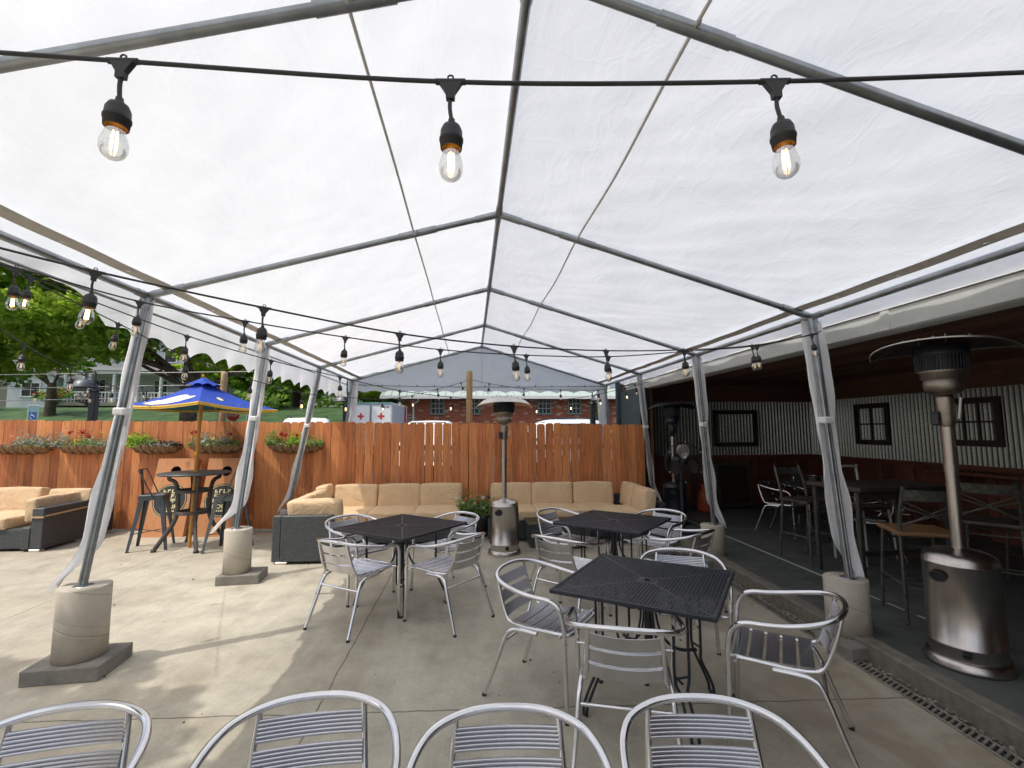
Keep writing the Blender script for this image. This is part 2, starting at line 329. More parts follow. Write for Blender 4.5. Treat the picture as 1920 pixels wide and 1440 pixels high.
# ------------------------------------------------------------------ mesh helper
class MB:
    def __init__(s): s.v = []; s.f = []; s.mi = []; s.sm = []; s.tone = []; s.mats = []
    def _m(s, mat):
        if mat is None: mat = s.mats[0] if s.mats else None
        if mat not in s.mats: s.mats.append(mat)
        return s.mats.index(mat)
    def add(s, vs, fs, mat=None, smooth=False, tone=.5):
        b = len(s.v); s.v += [tuple(v) for v in vs]; s.tone += [tone]*len(vs); mi = s._m(mat)
        for f in fs: s.f.append(tuple(b+i for i in f)); s.mi.append(mi); s.sm.append(smooth)
        return s
    def box(s, c, size, mat=None, rz=0, bev=0, tone=.5, rot=None):
        hx, hy, hz = (d/2 for d in size)
        b = min(bev, hx*.9, hy*.9, hz*.9)
        if b > 0:
            pts = []; 
            for sx in (-1, 1):
                for sy in (-1, 1):
                    for sz in (-1, 1):
                        pts += [(sx*hx, sy*(hy-b), sz*(hz-b)), (sx*(hx-b), sy*hy, sz*(hz-b)), (sx*(hx-b), sy*(hy-b), sz*hz)]
            def I(sx, sy, sz, k): return ((sx > 0)*4+(sy > 0)*2+(sz > 0))*3+k
            fs = []
            for a in (-1, 1):
                fs.append([I(a, -1, -1, 0), I(a, 1, -1, 0), I(a, 1, 1, 0), I(a, -1, 1, 0)][::a])
                fs.append([I(-1, a, -1, 1), I(1, a, -1, 1), I(1, a, 1, 1), I(-1, a, 1, 1)][::-a])
                fs.append([I(-1, -1, a, 2), I(1, -1, a, 2), I(1, 1, a, 2), I(-1, 1, a, 2)][::a])
            for sy in (-1, 1):
                for sz in (-1, 1): fs.append([I(-1, sy, sz, 1), I(1, sy, sz, 1), I(1, sy, sz, 2), I(-1, sy, sz, 2)][::sy*sz])
            for sx in (-1, 1):
                for sz in (-1, 1): fs.append([I(sx, -1, sz, 0), I(sx, 1, sz, 0), I(sx, 1, sz, 2), I(sx, -1, sz, 2)][::-sx*sz])
                for sy in (-1, 1): fs.append([I(sx, sy, -1, 0), I(sx, sy, 1, 0), I(sx, sy, 1, 1), I(sx, sy, -1, 1)][::sx*sy])
            for sx in (-1, 1):
                for sy in (-1, 1):
                    for sz in (-1, 1): fs.append([I(sx, sy, sz, 0), I(sx, sy, sz, 1), I(sx, sy, sz, 2)][::sx*sy*sz])
        else:
            pts = [(x*hx, y*hy, z*hz) for x in (-1, 1) for y in (-1, 1) for z in (-1, 1)]
            fs = [(0, 1, 3, 2), (4, 6, 7, 5), (0, 4, 5, 1), (2, 3, 7, 6), (0, 2, 6, 4), (1, 5, 7, 3)]
        R = rot.to_3x3() if rot is not None else Matrix.Rotation(rz, 3, 'Z')
        C = Vector(c); s.add([R @ Vector(p)+C for p in pts], fs, mat, False, tone); return s
    def tube(s, pts, r, mat=None, n=10, cap=True, closed=False, flat=None):
        P = [Vector(p) for p in pts]; k = len(P); rr = r if isinstance(r, (list, tuple)) else [r]*k
        T = []
        for i in range(k):
            a = P[(i-1) % k] if (closed or i > 0) else P[i]; b = P[(i+1) % k] if (closed or i < k-1) else P[i]
            T.append((b-a).normalized())
        u = Vector((0, 0, 1)) if abs(T[0].z) < .9 else Vector((0, 1, 0))
        u = (u-T[0]*u.dot(T[0])).normalized(); vs = []
        for i in range(k):
            u = (u-T[i]*u.dot(T[i]))
            u = u.normalized() if u.length > 1e-6 else T[i].orthogonal().normalized()
            w_ = T[i].cross(u)
            for j in range(n):
                a = 2*pi*j/n; q = u*cos(a)*rr[i]+w_*sin(a)*rr[i]*(flat or 1); vs.append(P[i]+q)
        fs = []
        for i in range(k if closed else k-1):
            i2 = (i+1) % k
            for j in range(n): fs.append((i*n+j, i2*n+j, i2*n+(j+1) % n, i*n+(j+1) % n))
        s.add(vs, fs, mat, True)
        if cap and not closed:
            s.add(vs[:n], [tuple(range(n))], mat); s.add(vs[-n:], [tuple(range(n))[::-1]], mat)
        return s
    def lathe(s, prof, mat=None, n=32, c=(0, 0, 0), smooth=True, axis=None, tone=.5):
        vs = []; C = Vector(c); Q = axis.to_3x3() if axis is not None else Matrix.Identity(3)
        for r_, z in prof:
            for j in range(n): a = 2*pi*j/n; vs.append(Q @ Vector((r_*cos(a), r_*sin(a), z))+C)
        fs = [(i*n+j, i*n+(j+1) % n, (i+1)*n+(j+1) % n, (i+1)*n+j) for i in range(len(prof)-1) for j in range(n)]
        s.add(vs, fs, mat, smooth, tone); return s
    def cyl(s, a, b, r, mat=None, n=16):
        return s.tube([a, b], r, mat, n)
    def quad(s, a, b, c, d, mat=None, tone=.5): return s.add([a, b, c, d], [(0, 1, 2, 3)], mat, False, tone)
    def grid(s, fn, nu, nv, mat=None, smooth=True, tone=.5):
        vs = [fn(i/nu, j/nv) for i in range(nu+1) for j in range(nv+1)]
        fs = [(i*(nv+1)+j, (i+1)*(nv+1)+j, (i+1)*(nv+1)+j+1, i*(nv+1)+j+1) for i in range(nu) for j in range(nv)]
        return s.add(vs, fs, mat, smooth, tone)
    def prism(s, poly, d, mat=None, M4=None, tone=.5):
        """poly in local XZ, extruded along local Y by d"""
        n = len(poly); M4 = M4 or Matrix.Identity(4)
        vs = [M4 @ Vector((x, 0, z)) for x, z in poly]+[M4 @ Vector((x, d, z)) for x, z in poly]
        fs = [tuple(range(n)), tuple(range(2*n-1, n-1, -1))]+[(i, i+n, (i+1) % n+n, (i+1) % n) for i in range(n)]
        return s.add(vs, fs, mat, False, tone)
    def mesh(s, name, offset=(0, 0, 0)):
        me = bpy.data.meshes.new(name); ox, oy, oz = offset
        me.from_pydata([(x-ox, y-oy, z-oz) for x, y, z in s.v], [], s.f)
        for k in s.mats: me.materials.append(MATS[k] if isinstance(k, str) else k)
        me.polygons.foreach_set('material_index', s.mi); me.polygons.foreach_set('use_smooth', s.sm)
        at = me.attributes.new('tone', 'FLOAT', 'POINT'); at.data.foreach_set('value', s.tone)
        me.update(); return me
    def obj(s, name, parent=None, loc=None, offset=(0, 0, 0)):
        o = bpy.data.objects.new(name, s.mesh(name, offset)); COL.objects.link(o)
        if parent is not None: o.parent = parent
        if loc is not None: o.location = loc
        return o

def tag(o, label=None, cat=None, group=None, kind=None):
    for k, v in (('label', label), ('category', cat), ('group', group), ('kind', kind)):
        if v: o[k] = v
    return o
def thing(name, label, cat, loc=(0, 0, 0), rz=0, group=None):
    o = bpy.data.objects.new(name, None); COL.objects.link(o); o.empty_display_size = .1
    o.location = loc; o.rotation_euler = (0, 0, rz); return tag(o, label, cat, group)
def kids(o): return [c for c in bpy.data.objects if c.parent == o]
def dup(o, loc, rz, label, group=None, parent=None):
    tree = {}
    for c in bpy.data.objects: tree.setdefault(c.parent, []).append(c)
    def rec(src, par):
        c = src.copy(); COL.objects.link(c); c.parent = par
        for ch in tree.get(src, []): rec(ch, c)
        return c
    r = rec(o, parent); r.location = loc; r.rotation_euler = (0, 0, rz); r['label'] = label
    if group: r['group'] = group
    return r
def crom(pts, k=6, closed=False):
    P = [Vector(p) for p in pts]; n = len(P); outp = []
    rng = range(n if closed else n-1)
    for i in rng:
        p0 = P[(i-1) % n] if (closed or i > 0) else P[0]*2-P[1]; p1 = P[i]; p2 = P[(i+1) % n]
        p3 = P[(i+2) % n] if (closed or i < n-2) else P[-1]*2-P[-2]
        for j in range(k):
            t = j/k; outp.append(.5*((2*p1)+(-p0+p2)*t+(2*p0-5*p1+4*p2-p3)*t*t+(-p0+3*p1-3*p2+p3)*t**3))
    if not closed: outp.append(P[-1])
    return outp
def cushion(mb, c, size, mat='cushion', rz=0, rot=None, puff=.018, seed=0, n=10, e=6.0):
    """soft box: superellipsoid-like rounded cuboid with a slightly swollen face"""
    rnd = random.Random(seed); hx, hy, hz = (d/2 for d in size)
    R = rot.to_3x3() if rot is not None else Matrix.Rotation(rz, 3, 'Z'); C = Vector(c)
    ph = [rnd.uniform(0, 6) for _ in range(6)]; rb = min(hx, hy, hz)*.30
    def shape(p):
        x, y, z = p
        q = Vector((x*hx, y*hy, z*hz)); inner = Vector((max(-hx+rb, min(hx-rb, q.x)), max(-hy+rb, min(hy-rb, q.y)), max(-hz+rb, min(hz-rb, q.z))))
        d = q-inner
        if d.length > 1e-9: q = inner+d.normalized()*rb
        f = puff*(1-abs(x)**3)*(1-abs(y)**3) if abs(z) > .99 else 0
        g = puff*(1-abs(x)**3)*(1-abs(z)**3) if abs(y) > .99 else 0
        k = puff*(1-abs(y)**3)*(1-abs(z)**3) if abs(x) > .99 else 0
        wv = puff*.35*(sin(x*4+ph[0]+y*3)+sin(y*5+ph[1]+z*2)+sin(z*4+ph[2]+x*5))
        q += Vector((math.copysign(k, x)+wv*.5, math.copysign(g, y)+wv*.6, math.copysign(f, z)+wv*.5))
        return R @ q+C
    # cluster sample points toward edges
    ts = [sin((i/n-.5)*pi) for i in range(n+1)]
    for ax in range(3):
        for sg in (-1, 1):
            def fn(u, v, ax=ax, sg=sg):
                a = ts[round(u*n)]; b = ts[round(v*n)]; p = [0, 0, 0]; p[ax] = sg; p[(ax+1) % 3] = a if sg > 0 else -a; p[(ax+2) % 3] = b; return shape(p)
            mb.grid(fn, n, n, mat)
    return mb
def text_obj(body, size, mat, name, parent, Mx, bold=.0, depth=.002, spacing=1.0):
    cu = bpy.data.curves.new(name, 'FONT'); cu.body = body; cu.size = size; cu.extrude = depth; cu.offset = bold
    cu.align_x = 'CENTER'; cu.align_y = 'CENTER'; cu.space_character = spacing
    t = bpy.data.objects.new(name+'_tmp', cu); COL.objects.link(t)
    dg = bpy.context.evaluated_depsgraph_get(); me = bpy.data.meshes.new_from_object(t.evaluated_get(dg)); me.transform(Mx)
    bpy.data.objects.remove(t); bpy.data.curves.remove(cu)
    me.materials.clear(); me.materials.append(MATS[mat]); me.name = name
    o = bpy.data.objects.new(name, me); COL.objects.link(o)
    if parent is not None: o.parent = parent
    return o
def leaf_cloud(name, mat, pts, size, parent=None, seed=1, asp=.7, tone_fn=None, droop=0):
    """many small leaf-shaped quads at pts (N,3)"""
    rg = np.random.default_rng(seed); pts = np.asarray(pts, float); n = len(pts)
    a = rg.normal(size=(n, 3)); a[:, 2] = a[:, 2]*.5-droop; a /= np.linalg.norm(a, axis=1)[:, None]
    b = np.cross(a, rg.normal(size=(n, 3))); b /= np.linalg.norm(b, axis=1)[:, None]
    s = (size*rg.uniform(.6, 1.35, n))[:, None]
    V = np.stack([pts-a*s*.5, pts+b*s*asp*.5-a*s*.05, pts+a*s*.5, pts-b*s*asp*.5-a*s*.05], 1).reshape(-1, 3)
    me = bpy.data.meshes.new(name); me.vertices.add(4*n); me.vertices.foreach_set('co', V.ravel())
    me.loops.add(4*n); me.loops.foreach_set('vertex_index', np.arange(4*n)); me.polygons.add(n)
    me.polygons.foreach_set('loop_start', np.arange(n)*4); me.polygons.foreach_set('loop_total', np.full(n, 4))
    tn = rg.uniform(0, 1, n) if tone_fn is None else np.clip(tone_fn(pts)+rg.normal(0, .16, n), 0, 1)
    at = me.attributes.new('tone', 'FLOAT', 'POINT'); at.data.foreach_set('value', np.repeat(tn, 4))
    me.materials.append(MATS[mat]); me.update(); me.validate()
    o = bpy.data.objects.new(name, me); COL.objects.link(o)
    if parent is not None: o.parent = parent
    return o

# ================================================================== SETTING
def sstep(t): t = max(0, min(1, t)); return t*t*(3-2*t)
def hill(x, y):
    L = sstep((-x-1.5)/5); f = 3.3*sstep((y-15)/20)*L
    return f+max(0, y-36)*.03*L+.22*sstep((y-13)/4)*(1-L)
me = MB(); xs = sorted(set([-220, -150, -100, -70]+[i*2.5 for i in range(-22, 23)]+[70, 100, 150, 220])); ys = sorted(set([-120, -60, -30]+[i*2.5 for i in range(-8, 29)]+[90, 130, 200, 320]))
def hz(x, y): return -.03+(hill(x, y)+.02 if y > 8.9 else 0)
nx, ny = len(xs), len(ys)
vs = [(x, y, hz(x, y)) for x in xs for y in ys]
f1 = []; f2 = []
for i in range(nx-1):
    for j in range(ny-1):
        q = (i*ny+j, (i+1)*ny+j, (i+1)*ny+j+1, i*ny+j+1)
        cx, cy = (xs[i]+xs[i+1])/2, (ys[j]+ys[j+1])/2
        (f2 if (cy < 20 and -60 < cx) or (cx > -4.5 and cy < 40) else f1).append(q)
me.add(vs, f1, 'grass', True); b = len(me.v); me.add(vs, f2, 'asphalt', True)
tag(me.obj('ground'), kind='structure')
KX = lambda y: 2.82+.03*(y-3)
p = MB()
yy_ = [-6+i*.5 for i in range(31)]
p.add([(-14, y, .002) for y in yy_]+[(KX(y)-.156, y, .002) for y in yy_], [(i, i+31, i+32, i+1) for i in range(30)], 'concrete')
tag(p.obj('patio'), kind='structure')
# drain gutter: gravel bed
p = MB(); p.add([(KX(y)-.156, y, -.012) for y in yy_]+[(KX(y), y, -.005) for y in yy_], [(i, i+31, i+32, i+1) for i in range(30)], 'gravel')
rnd = random.Random(5)
for i in range(520):
    y = rnd.uniform(1.9, 7.5); x = KX(y)-rnd.uniform(.0, .065); r_ = rnd.uniform(.006, .016)
    p.lathe([(0, -r_*.6), (r_, 0), (0, r_*.6)], 'pebble', 5, (x, y, 0), False)
go = p.obj('gravel'); tag(go, 'brown gravel lying in the gutter between grate and kerb', 'gravel', kind='stuff')
g = MB(); rx0 = 1.6
for i in range(0, 170):
    y = rx0+i*.036
    g.box((KX(y)-.110, y, .006), (.078, .013, .012), 'grate', rz=.45)
for dx in (-.150, -.070):
    g.tube([(KX(y)+dx, y, .007) for y in (1.5, 4.5, 7.7)], .007, 'grate', 6)
go = g.obj('drain_grate'); tag(go, 'long narrow grey grate over the drain at the edge of the patio', 'drain grate')
k = MB(); k.add([v for y in yy_ for v in ((KX(y), y, -.02), (KX(y), y, .112), (KX(y)+.008, y, .12), (KX(y)+.115, y, .12))],
                [(i*4+a, i*4+a+1, i*4+a+5, i*4+a+4) for i in range(30) for a in range(3)], 'kerb')
tag(k.obj('kerb'), kind='structure')
fl = MB(); fl.add([(KX(y)+.115, y, .1195) for y in yy_]+[(7.1, y, .1195) for y in yy_], [(i, i+31, i+32, i+1) for i in range(30)], 'intfloor')
tag(fl.obj('bar_floor'), kind='structure')
ln = MB(); ys2 = [2.4, 4.5, 6.5, 9.3]
ln.add([(3.625, y, .124) for y in ys2[1:]]+[(3.66, y, .124) for y in ys2[1:]], [(i, i+3, i+4, i+1) for i in range(2)], 'fascia')
rnd = random.Random(8); y = 4.42
while y > 2.6:
    L_ = rnd.uniform(.05, .22); ln.quad((3.628, y-L_, .124), (3.655+rnd.uniform(-.01, .006), y-L_, .124), (3.66, y, .124), (3.63, y, .124), 'fascia'); y -= L_+rnd.uniform(.03, .09)
tag(ln.obj('floor_line'), kind='structure')

# ---------------------------------------------------------------- picket fence
def fence_y(x): return 8.22+max(0, -(x+.9))*.105
fence = thing('picket_fence', 'tall orange brown cedar picket fence with rounded tops at the back of the patio', 'fence', (0, 8.2, 0))
pk = MB(); rnd = random.Random(3); x = -12.6
while x < 2.88:
    gap = .003 if x < -2.2 else rnd.choice((.003, .007, .010, .013))
    wd = .138+rnd.uniform(-.005, .004); y0 = fence_y(x+wd/2); top = 1.86-(x+8)*.0105+rnd.uniform(-.012, .012); ln_ = rnd.uniform(-.004, .004)
    r_ = .045; poly = [(0, .03), (wd, .03)]+[(wd-r_+r_*cos(a)+ln_, top-r_+r_*sin(a)*.8) for a in (0, .5, 1.0, 1.45)]+[(r_+r_*cos(a)+ln_, top-r_+r_*sin(a)*.8) for a in (1.7, 2.14, 2.64, pi)]
    Mx = Matrix.Translation((x, y0-8.2-rnd.uniform(0, .004), 0))@Matrix.Rotation(-.105 if x < -.9 else 0, 4, 'Z')
    pk.prism(poly, .018, 'fence', Mx, rnd.random()); x += wd+gap
pk.obj('pickets', fence)
rl = MB()
for z in (.42, 1.35):
    for a, b in ((-12.6, -.9), (-.9, 2.9)):
        pa = Vector((a, fence_y(a)+.045-8.2, z)); pb = Vector((b, fence_y(b)+.045-8.2, z)); d = pb-pa
        rl.box((pa+pb)/2, (d.length, .038, .088), 'fence', atan2(d.y, d.x), tone=.3)
rl.obj('rail', fence)
for xp in (-11, -8.6, -6.2, -3.8, -1.4, 1.0, 2.8):
    MB().box((xp, fence_y(xp)+.12-8.2, .8), (.09, .09, 1.6), 'fence', tone=.25).obj('post', fence)
for (xp, lb) in ((-4.36, 'tall pale wooden post behind the fence beyond the blue umbrella'), (-.03, 'tall brown wooden post behind the fence in front of the brick building')):
    pm = MB(); pm.lathe([(.0, 2.70), (.035, 2.695), (.052, 2.67), (.055, 2.6), (.055, 0), (0, 0)], 'postwood', 14)
    t = thing('wooden_post', lb, 'post', (xp, fence_y(xp)+.28, 0), group='tall posts carrying string lights')
    pm.obj('pole', t); MB().tube([(0, -.05, 2.50), (0, -.085, 2.51), (0, -.09, 2.54), (0, -.06, 2.56)], .006, 'galv', 6).obj('hook', t)

# ---------------------------------------------------------------- party tent
XC, XL, XR, ZL, ZR, ZT = .2227, -2.47, 2.91, 2.697, 2.617, 3.423
FY = [1.693+2.12*k for k in range(-2, 5)]
tent = thing('party_tent', 'long white party tent with galvanised tube frame covering the patio', 'tent', (XC, 4, 0))
TO = (XC, 4, 0)
Y0, Y1 = FY[0]-.25, FY[-1]+.12
def sag(y, s):
    f = ((y-FY[0])/2.12) % 1; return -.028*sin(pi*f)*sin(pi*min(1, s))**.7
def wrk(a, b): return 1.5*(.006*sin(a*7.1+2*sin(b*2.3))+.004*sin(b*11+3*sin(a*4))+.003*sin((a+b)*19+2*sin(b*5)))
for side in (-1, 1):
    xe = XL-.13 if side < 0 else XR+.05; ze = ZL-.02 if side < 0 else ZR+.0
    def fn(u, v, side=side, xe=xe, ze=ze):
        y = Y0+(Y1-Y0)*v; s = u; x = XC+(xe-XC)*s; z = ZT+.045+(ze+.03-ZT-.045)*s
        return (x, y, z+sag(y, s)+wrk(x, y)*min(1, s*5, (1-s)*5))
    m_ = MB().grid(fn, 46, 260, 'canopy'); m_.obj('canopy', tent, offset=TO)
fr = lambda: MB()
m_ = MB().tube([(XC, Y0, ZT), (XC, Y1-.1, ZT)], .023, 'galv', 12)
for y in FY: m_.tube([(XC, y-.13, ZT), (XC, y+.13, ZT)], .028, 'galv', 12)
m_.obj('ridge_pole', tent, offset=TO)
for (X, Z) in ((XL, ZL-.015), (XR, ZR-.015)):
    m_ = MB().tube([(X, Y0, Z), (X, Y1-.1, Z)], .024, 'galv', 12)
    for y in FY: m_.tube([(X, y-.12, Z), (X, y+.12, Z)], .029, 'galv', 12)
    m_.obj('eave_pole', tent, offset=TO)
m_ = MB().tube([(XL-.10, Y0, ZL-.10), (XL-.10, Y1-.1, ZL-.10)], .011, 'galv', 8); m_.obj('valance_rail', tent, offset=TO)
for y in FY:
    for (X, Z) in ((XL, ZL), (XR, ZR)):
        A = Vector((XC, y, ZT)); B = Vector((X, y, Z-.015)); d = (B-A)
        m_ = MB().tube(crom([A, A+d*.5, A+d*.93, B+Vector((0, 0, -.0)), B+Vector((d.x*.012, 0, -.06))], 5), .024, 'galv', 12)
        for a, b in ((0.0, .07), (.19, .30), (.90, .985)): m_.tube([A+d*a, A+d*b], .029, 'galv', 12)
        m_.tube([A+d*.245+Vector((0, -.03, -.02)), A+d*.245+Vector((0, -.045, .01))], .006, 'galv', 6)
        m_.obj('rafter', tent, offset=TO)
for X in (-.46, .87):
    zz = ZT-.06+(ZL-ZT)*.245+.035
    pts = []
    for i, y in enumerate(FY):
        pts.append((X, y, zz))
        if i < len(FY)-1: pts.append((X+.01, y+1.06, zz-.02))
    MB().tube(crom(pts, 4), .0075, 'strap', 6).obj('purlin_cable', tent, offset=TO)
for side in (-1, 1):
    X = XL+.20 if side < 0 else XR-.17; Z = (ZL if side < 0 else ZR)+.053
    m_ = MB()
    def fn(u, v, X=X, Z=Z, side=side):
        y = Y0+.1+(Y1-Y0-.2)*v; f = ((y-FY[0])/2.12) % 1
        return (X+side*u*.078-side*.008*sin(pi*f), y, Z-.0-u*.022-.010*sin(pi*f)+.002*sin(y*9))
    m_.grid(fn, 1, 160, 'strap')
    i = 0; y = Y0+.3
    while y < Y1-.2:
        f = ((y-FY[0])/2.12) % 1; m_.lathe([(.006, 0), (.0125, -.003), (.0125, .001)], 'dishmetal', 10, (X+side*.03-side*.015*sin(pi*f), y, Z-.012-.030*sin(pi*f)), False); y += .53
    m_.obj('hem_strap', tent, offset=TO)
# valances
def zb(y):
    t = sstep((y-3.25)/.5); return 2.60*(1-t)+(2.345-.011*(y-3.8))*t
def fn(u, v):
    y = Y0+(Y1-Y0)*v; bot = zb(y)+(.075*abs(sin(pi*(y+.1)/.37)) if y > 3.6 else .012*sin(y*6)); top = ZL+.012
    return (XL-.135+.02*sin(y*8.5+u*2)*u+.012*sin(y*17)*u, y, top+(bot-top)*u)
MB().grid(fn, 8, 620, 'canopy').obj('valance', tent, offset=TO)
def fn(u, v):
    y = Y0+(Y1-Y0)*v; top = ZR+.03; bot = 2.536+(.012*abs(sin(pi*y/.37))+.02*sin(y*3))*sstep((y-4)/1)
    return (XR+.055+.11*u+.006*sin(y*8.5)*u, y, top+(bot-top)*u)
MB().grid(fn, 6, 500, 'canopy').obj('valance', tent, offset=TO)
def fn(u, v):
    x = XL-.1+(XR+.06-XL+.1)*u; tx = (x-XC); zt = ZT+.03+((ZL if tx < 0 else ZR)-ZT)*abs(tx)/((XC-XL) if tx < 0 else (XR-XC))
    zb_ = 2.435+.045*abs(sin(pi*x/.37)); z = zt+(zb_-zt)*v
    return (x, Y1-.02+.035*sin(v*5+abs(tx)*2.6)*v+.02*sin(abs(tx)*7+v*9)*v, z)
MB().grid(fn, 150, 16, 'gable').obj('gable_panel', tent, offset=TO)
m_ = MB().tube(crom([(XL, Y1-.06, 2.60), (-1, Y1-.06, 2.565), (XC, Y1-.06, 2.56), (1.5, Y1-.06, 2.565), (XR, Y1-.06, 2.585)], 6), .006, 'blackrubber', 6)
for i in range(15): m_.tube([(XL+.25+i*.36, Y1-.06, 2.565), (XL+.25+i*.36, Y1-.06, 2.60)], .010, 'blackrubber', 6)
m_.obj('gable_rope', tent, offset=TO)
MB().tube([(XC, Y1-.05, ZT-.02), (XC, Y1-.05, 2.62)], .008, 'strap', 6).obj('gable_seam', tent, offset=TO)

def leg(top, bot, wl, wr, tail, clip=True):
    """tent leg with a strip of white fabric gathered round it; tail = sideways reach of the loose end"""
    A = Vector(top); B = Vector(bot); d = B-A; o = MB()
    o.tube([A, B], .0235, 'galv', 12)
    ux = Vector((1, 0, 0))
    for s_ in (-1, 1): o.tube([A+ux*.012*s_+Vector((0, -.02, -.1)), B+ux*.012*s_+Vector((0, -.02, 0))], .011, 'galv', 6)
    o.tube([A+d*.0, A+d*.05], .030, 'galv', 12)
    if B.z > .1: o.lathe([(0, .004), (.06, .004), (.06, -.002), (.028, .012)], 'galv', 14, B)
    lg = o.obj('leg', tent, offset=TO)
    n = 34; vs = []; m = 12; L_ = d.length
    for i in range(n+1):
        t = i/n*.985+.01; c = A+d*t+Vector((0, .035, 0))
        fl = sstep((t-.84)/.16)
        for j in range(m+1):
            q = j/m*2-1; w_ = (wl if q < 0 else wr)*(1+.12*sin(t*9+j))
            w2 = w_*(1-.55*fl)*(1+.22*sin(pi*max(0, (t-.62)/.22)) if .62 < t < .84 else 1)
            x = q*w2+tail*fl**1.5
            z = -.03*fl*(1+q*(1 if tail > 0 else -1))
            y = .010*sin(q*5+t*4)+.009*sin(q*13+3*sin(t*6))+.02*(1-q*q)-(.05*fl*abs(q)); x += .004*sin(t*31+q*4)
            vs.append(c+Vector((x, y, z)))
    fs = [(i*(m+1)+j, (i+1)*(m+1)+j, (i+1)*(m+1)+j+1, i*(m+1)+j+1) for i in range(n) for j in range(m)]
    MB().add(vs, fs, 'drape', True).obj('leg_cover', tent, offset=TO)
    if clip:
        c = A+d*.42; MB().box(c+Vector((0, 0, 0)), (.085, .085, .055), 'drape', bev=.01).obj('clip_band', tent, offset=TO)
leg((XL, FY[3], 2.68), (-2.70, 3.72, .575), .082, .045, -.20)
leg((XL, FY[4], 2.68), (-2.585, 5.70, .57), .09, .055, -.24)
leg((XL, FY[5], 2.68), (-2.86, 8.0, .42), .075, .03, -.14)
leg((XL, FY[6], 2.68), (-2.72, 10.1, .0), .03, .14, .08, False)
leg((XR, FY[3], 2.60), (2.91, 3.60, .50), .065, .12, .07)
leg((XR, FY[4], 2.60), (3.00, 5.86, .47), .04, .09, .12)
leg((XR, FY[5], 2.60), (3.07, 7.98, .44), .035, .06, .12)
leg((XR, FY[6], 2.60), (2.98, 10.1, .0), .17, .03, -.05, False)
for y in FY[:3]:
    leg((XL, y, 2.68), (XL-.22, y, .575), .1, .05, -.2); leg((XR, y, 2.60), (XR+.0, y-.05, .5), .06, .1, .1)
def post_base(x, y, h, r, block, label, rz=0, bh=.10):
    t = thing('tent_weight', label, 'concrete base', (x, y, 0), rz, 'concrete bases under the tent legs')
    MB().lathe([(0, h-bh), (r-.008, h-bh), (r, h-bh-.008), (r*.99, (h-bh)*.5), (r, .004), (0, .003)], 'sonotube', 40).obj('cylinder', t, (0, 0, bh))
    MB().box((block[2], block[3], bh/2), (block[0], block[1], bh), 'block', bev=.006).obj('base_block', t)
    return t
post_base(-2.70, 3.74, .578, .152, (.46, .38, .0, .0), 'nearest round concrete post base on a wide grey block, left edge of the patio', .08)
post_base(-2.575, 5.72, .57, .140, (.43, .33, .06, -.0), 'sunlit round concrete post base beside the bar table and stools', .1)
post_base(2.90, 3.62, .50, .15, (.34, .34, -.06, -.08), 'round concrete post base by the kerb, behind the armchair at the front table', .1, .09)
post_base(2.99, 5.86, .47, .14, (.3, .3, 0, 0), 'round concrete post base by the kerb, beyond the second row of tables', 0, .08)
post_base(3.07, 7.98, .44, .11, (.26, .26, 0, 0), 'small concrete post base between the right sofa and the fan', 0, .2)
post_base(-2.86, 8.02, .42, .13, (.3, .3, 0, 0), 'concrete post base between the left corner of the middle sofa and the fence', 0, .08)
for y in FY[:3]:
    for X, sx in ((XL-.22, 'left'), (XR, 'right')): pass

# ---------------------------------------------------------------- open-sided bar building
bar = thing('bar_building', 'dark open-sided bar building with pale fascia and corrugated metal walls', 'building', (5, 4, 0)); BO = (5, 4, 0)
BX, BY, YN = 7.1, 9.5, -4.5
m_ = MB()
m_.box((3.13, (YN+BY+.1)/2, 2.455), (.05, BY+.1-YN, .15), 'fascia', bev=.006); m_.box((3.22, (YN+BY)/2, 2.388), (.14, BY-YN, .022), 'fascia')
m_.box((3.155, 3.3, 2.46), (.12, .085, .165), 'fascia', bev=.008); m_.obj('fascia', bar, offset=BO)
MB().box((3.21, (YN+BY)/2, 2.548), (.24, BY-YN+.1, .026), 'white').obj('drip_edge', bar, offset=BO)
cl = MB(); rnd = random.Random(2); x = 3.34
while x < BX+.1:
    cl.box((x+.068, (YN+BY)/2, 2.56+rnd.uniform(-.002, .002)), (.132, BY-YN-.02, .03), 'darkwood', tone=rnd.random()); x += .136
cl.obj('ceiling', bar, offset=BO)
MB().box((5.25, (YN+BY)/2, 2.66), (3.9, BY-YN+.3, .12), 'roofgrey').obj('roof', bar, offset=BO)
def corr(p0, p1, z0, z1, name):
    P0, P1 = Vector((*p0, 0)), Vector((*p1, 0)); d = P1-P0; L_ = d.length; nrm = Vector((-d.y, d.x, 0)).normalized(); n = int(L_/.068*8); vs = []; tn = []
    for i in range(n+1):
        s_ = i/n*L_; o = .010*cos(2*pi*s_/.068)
        q = P0+d*(i/n)+nrm*o*1.7; vs += [(q.x, q.y, z0), (q.x, q.y, z1)]; tn += [.5+o*50]*2  # tone follows the ridges, so the colour carries the trough shade
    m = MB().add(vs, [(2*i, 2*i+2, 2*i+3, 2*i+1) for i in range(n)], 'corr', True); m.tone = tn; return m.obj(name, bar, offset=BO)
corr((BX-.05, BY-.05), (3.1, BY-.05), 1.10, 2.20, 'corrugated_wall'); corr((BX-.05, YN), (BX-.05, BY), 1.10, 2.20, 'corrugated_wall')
wc = MB(); rnd = random.Random(9)
x = 3.15
while x < BX: wc.box((x+.09, BY-.02, .60), (.176, .03, 1.0), 'wainscot', tone=rnd.random()); x += .18
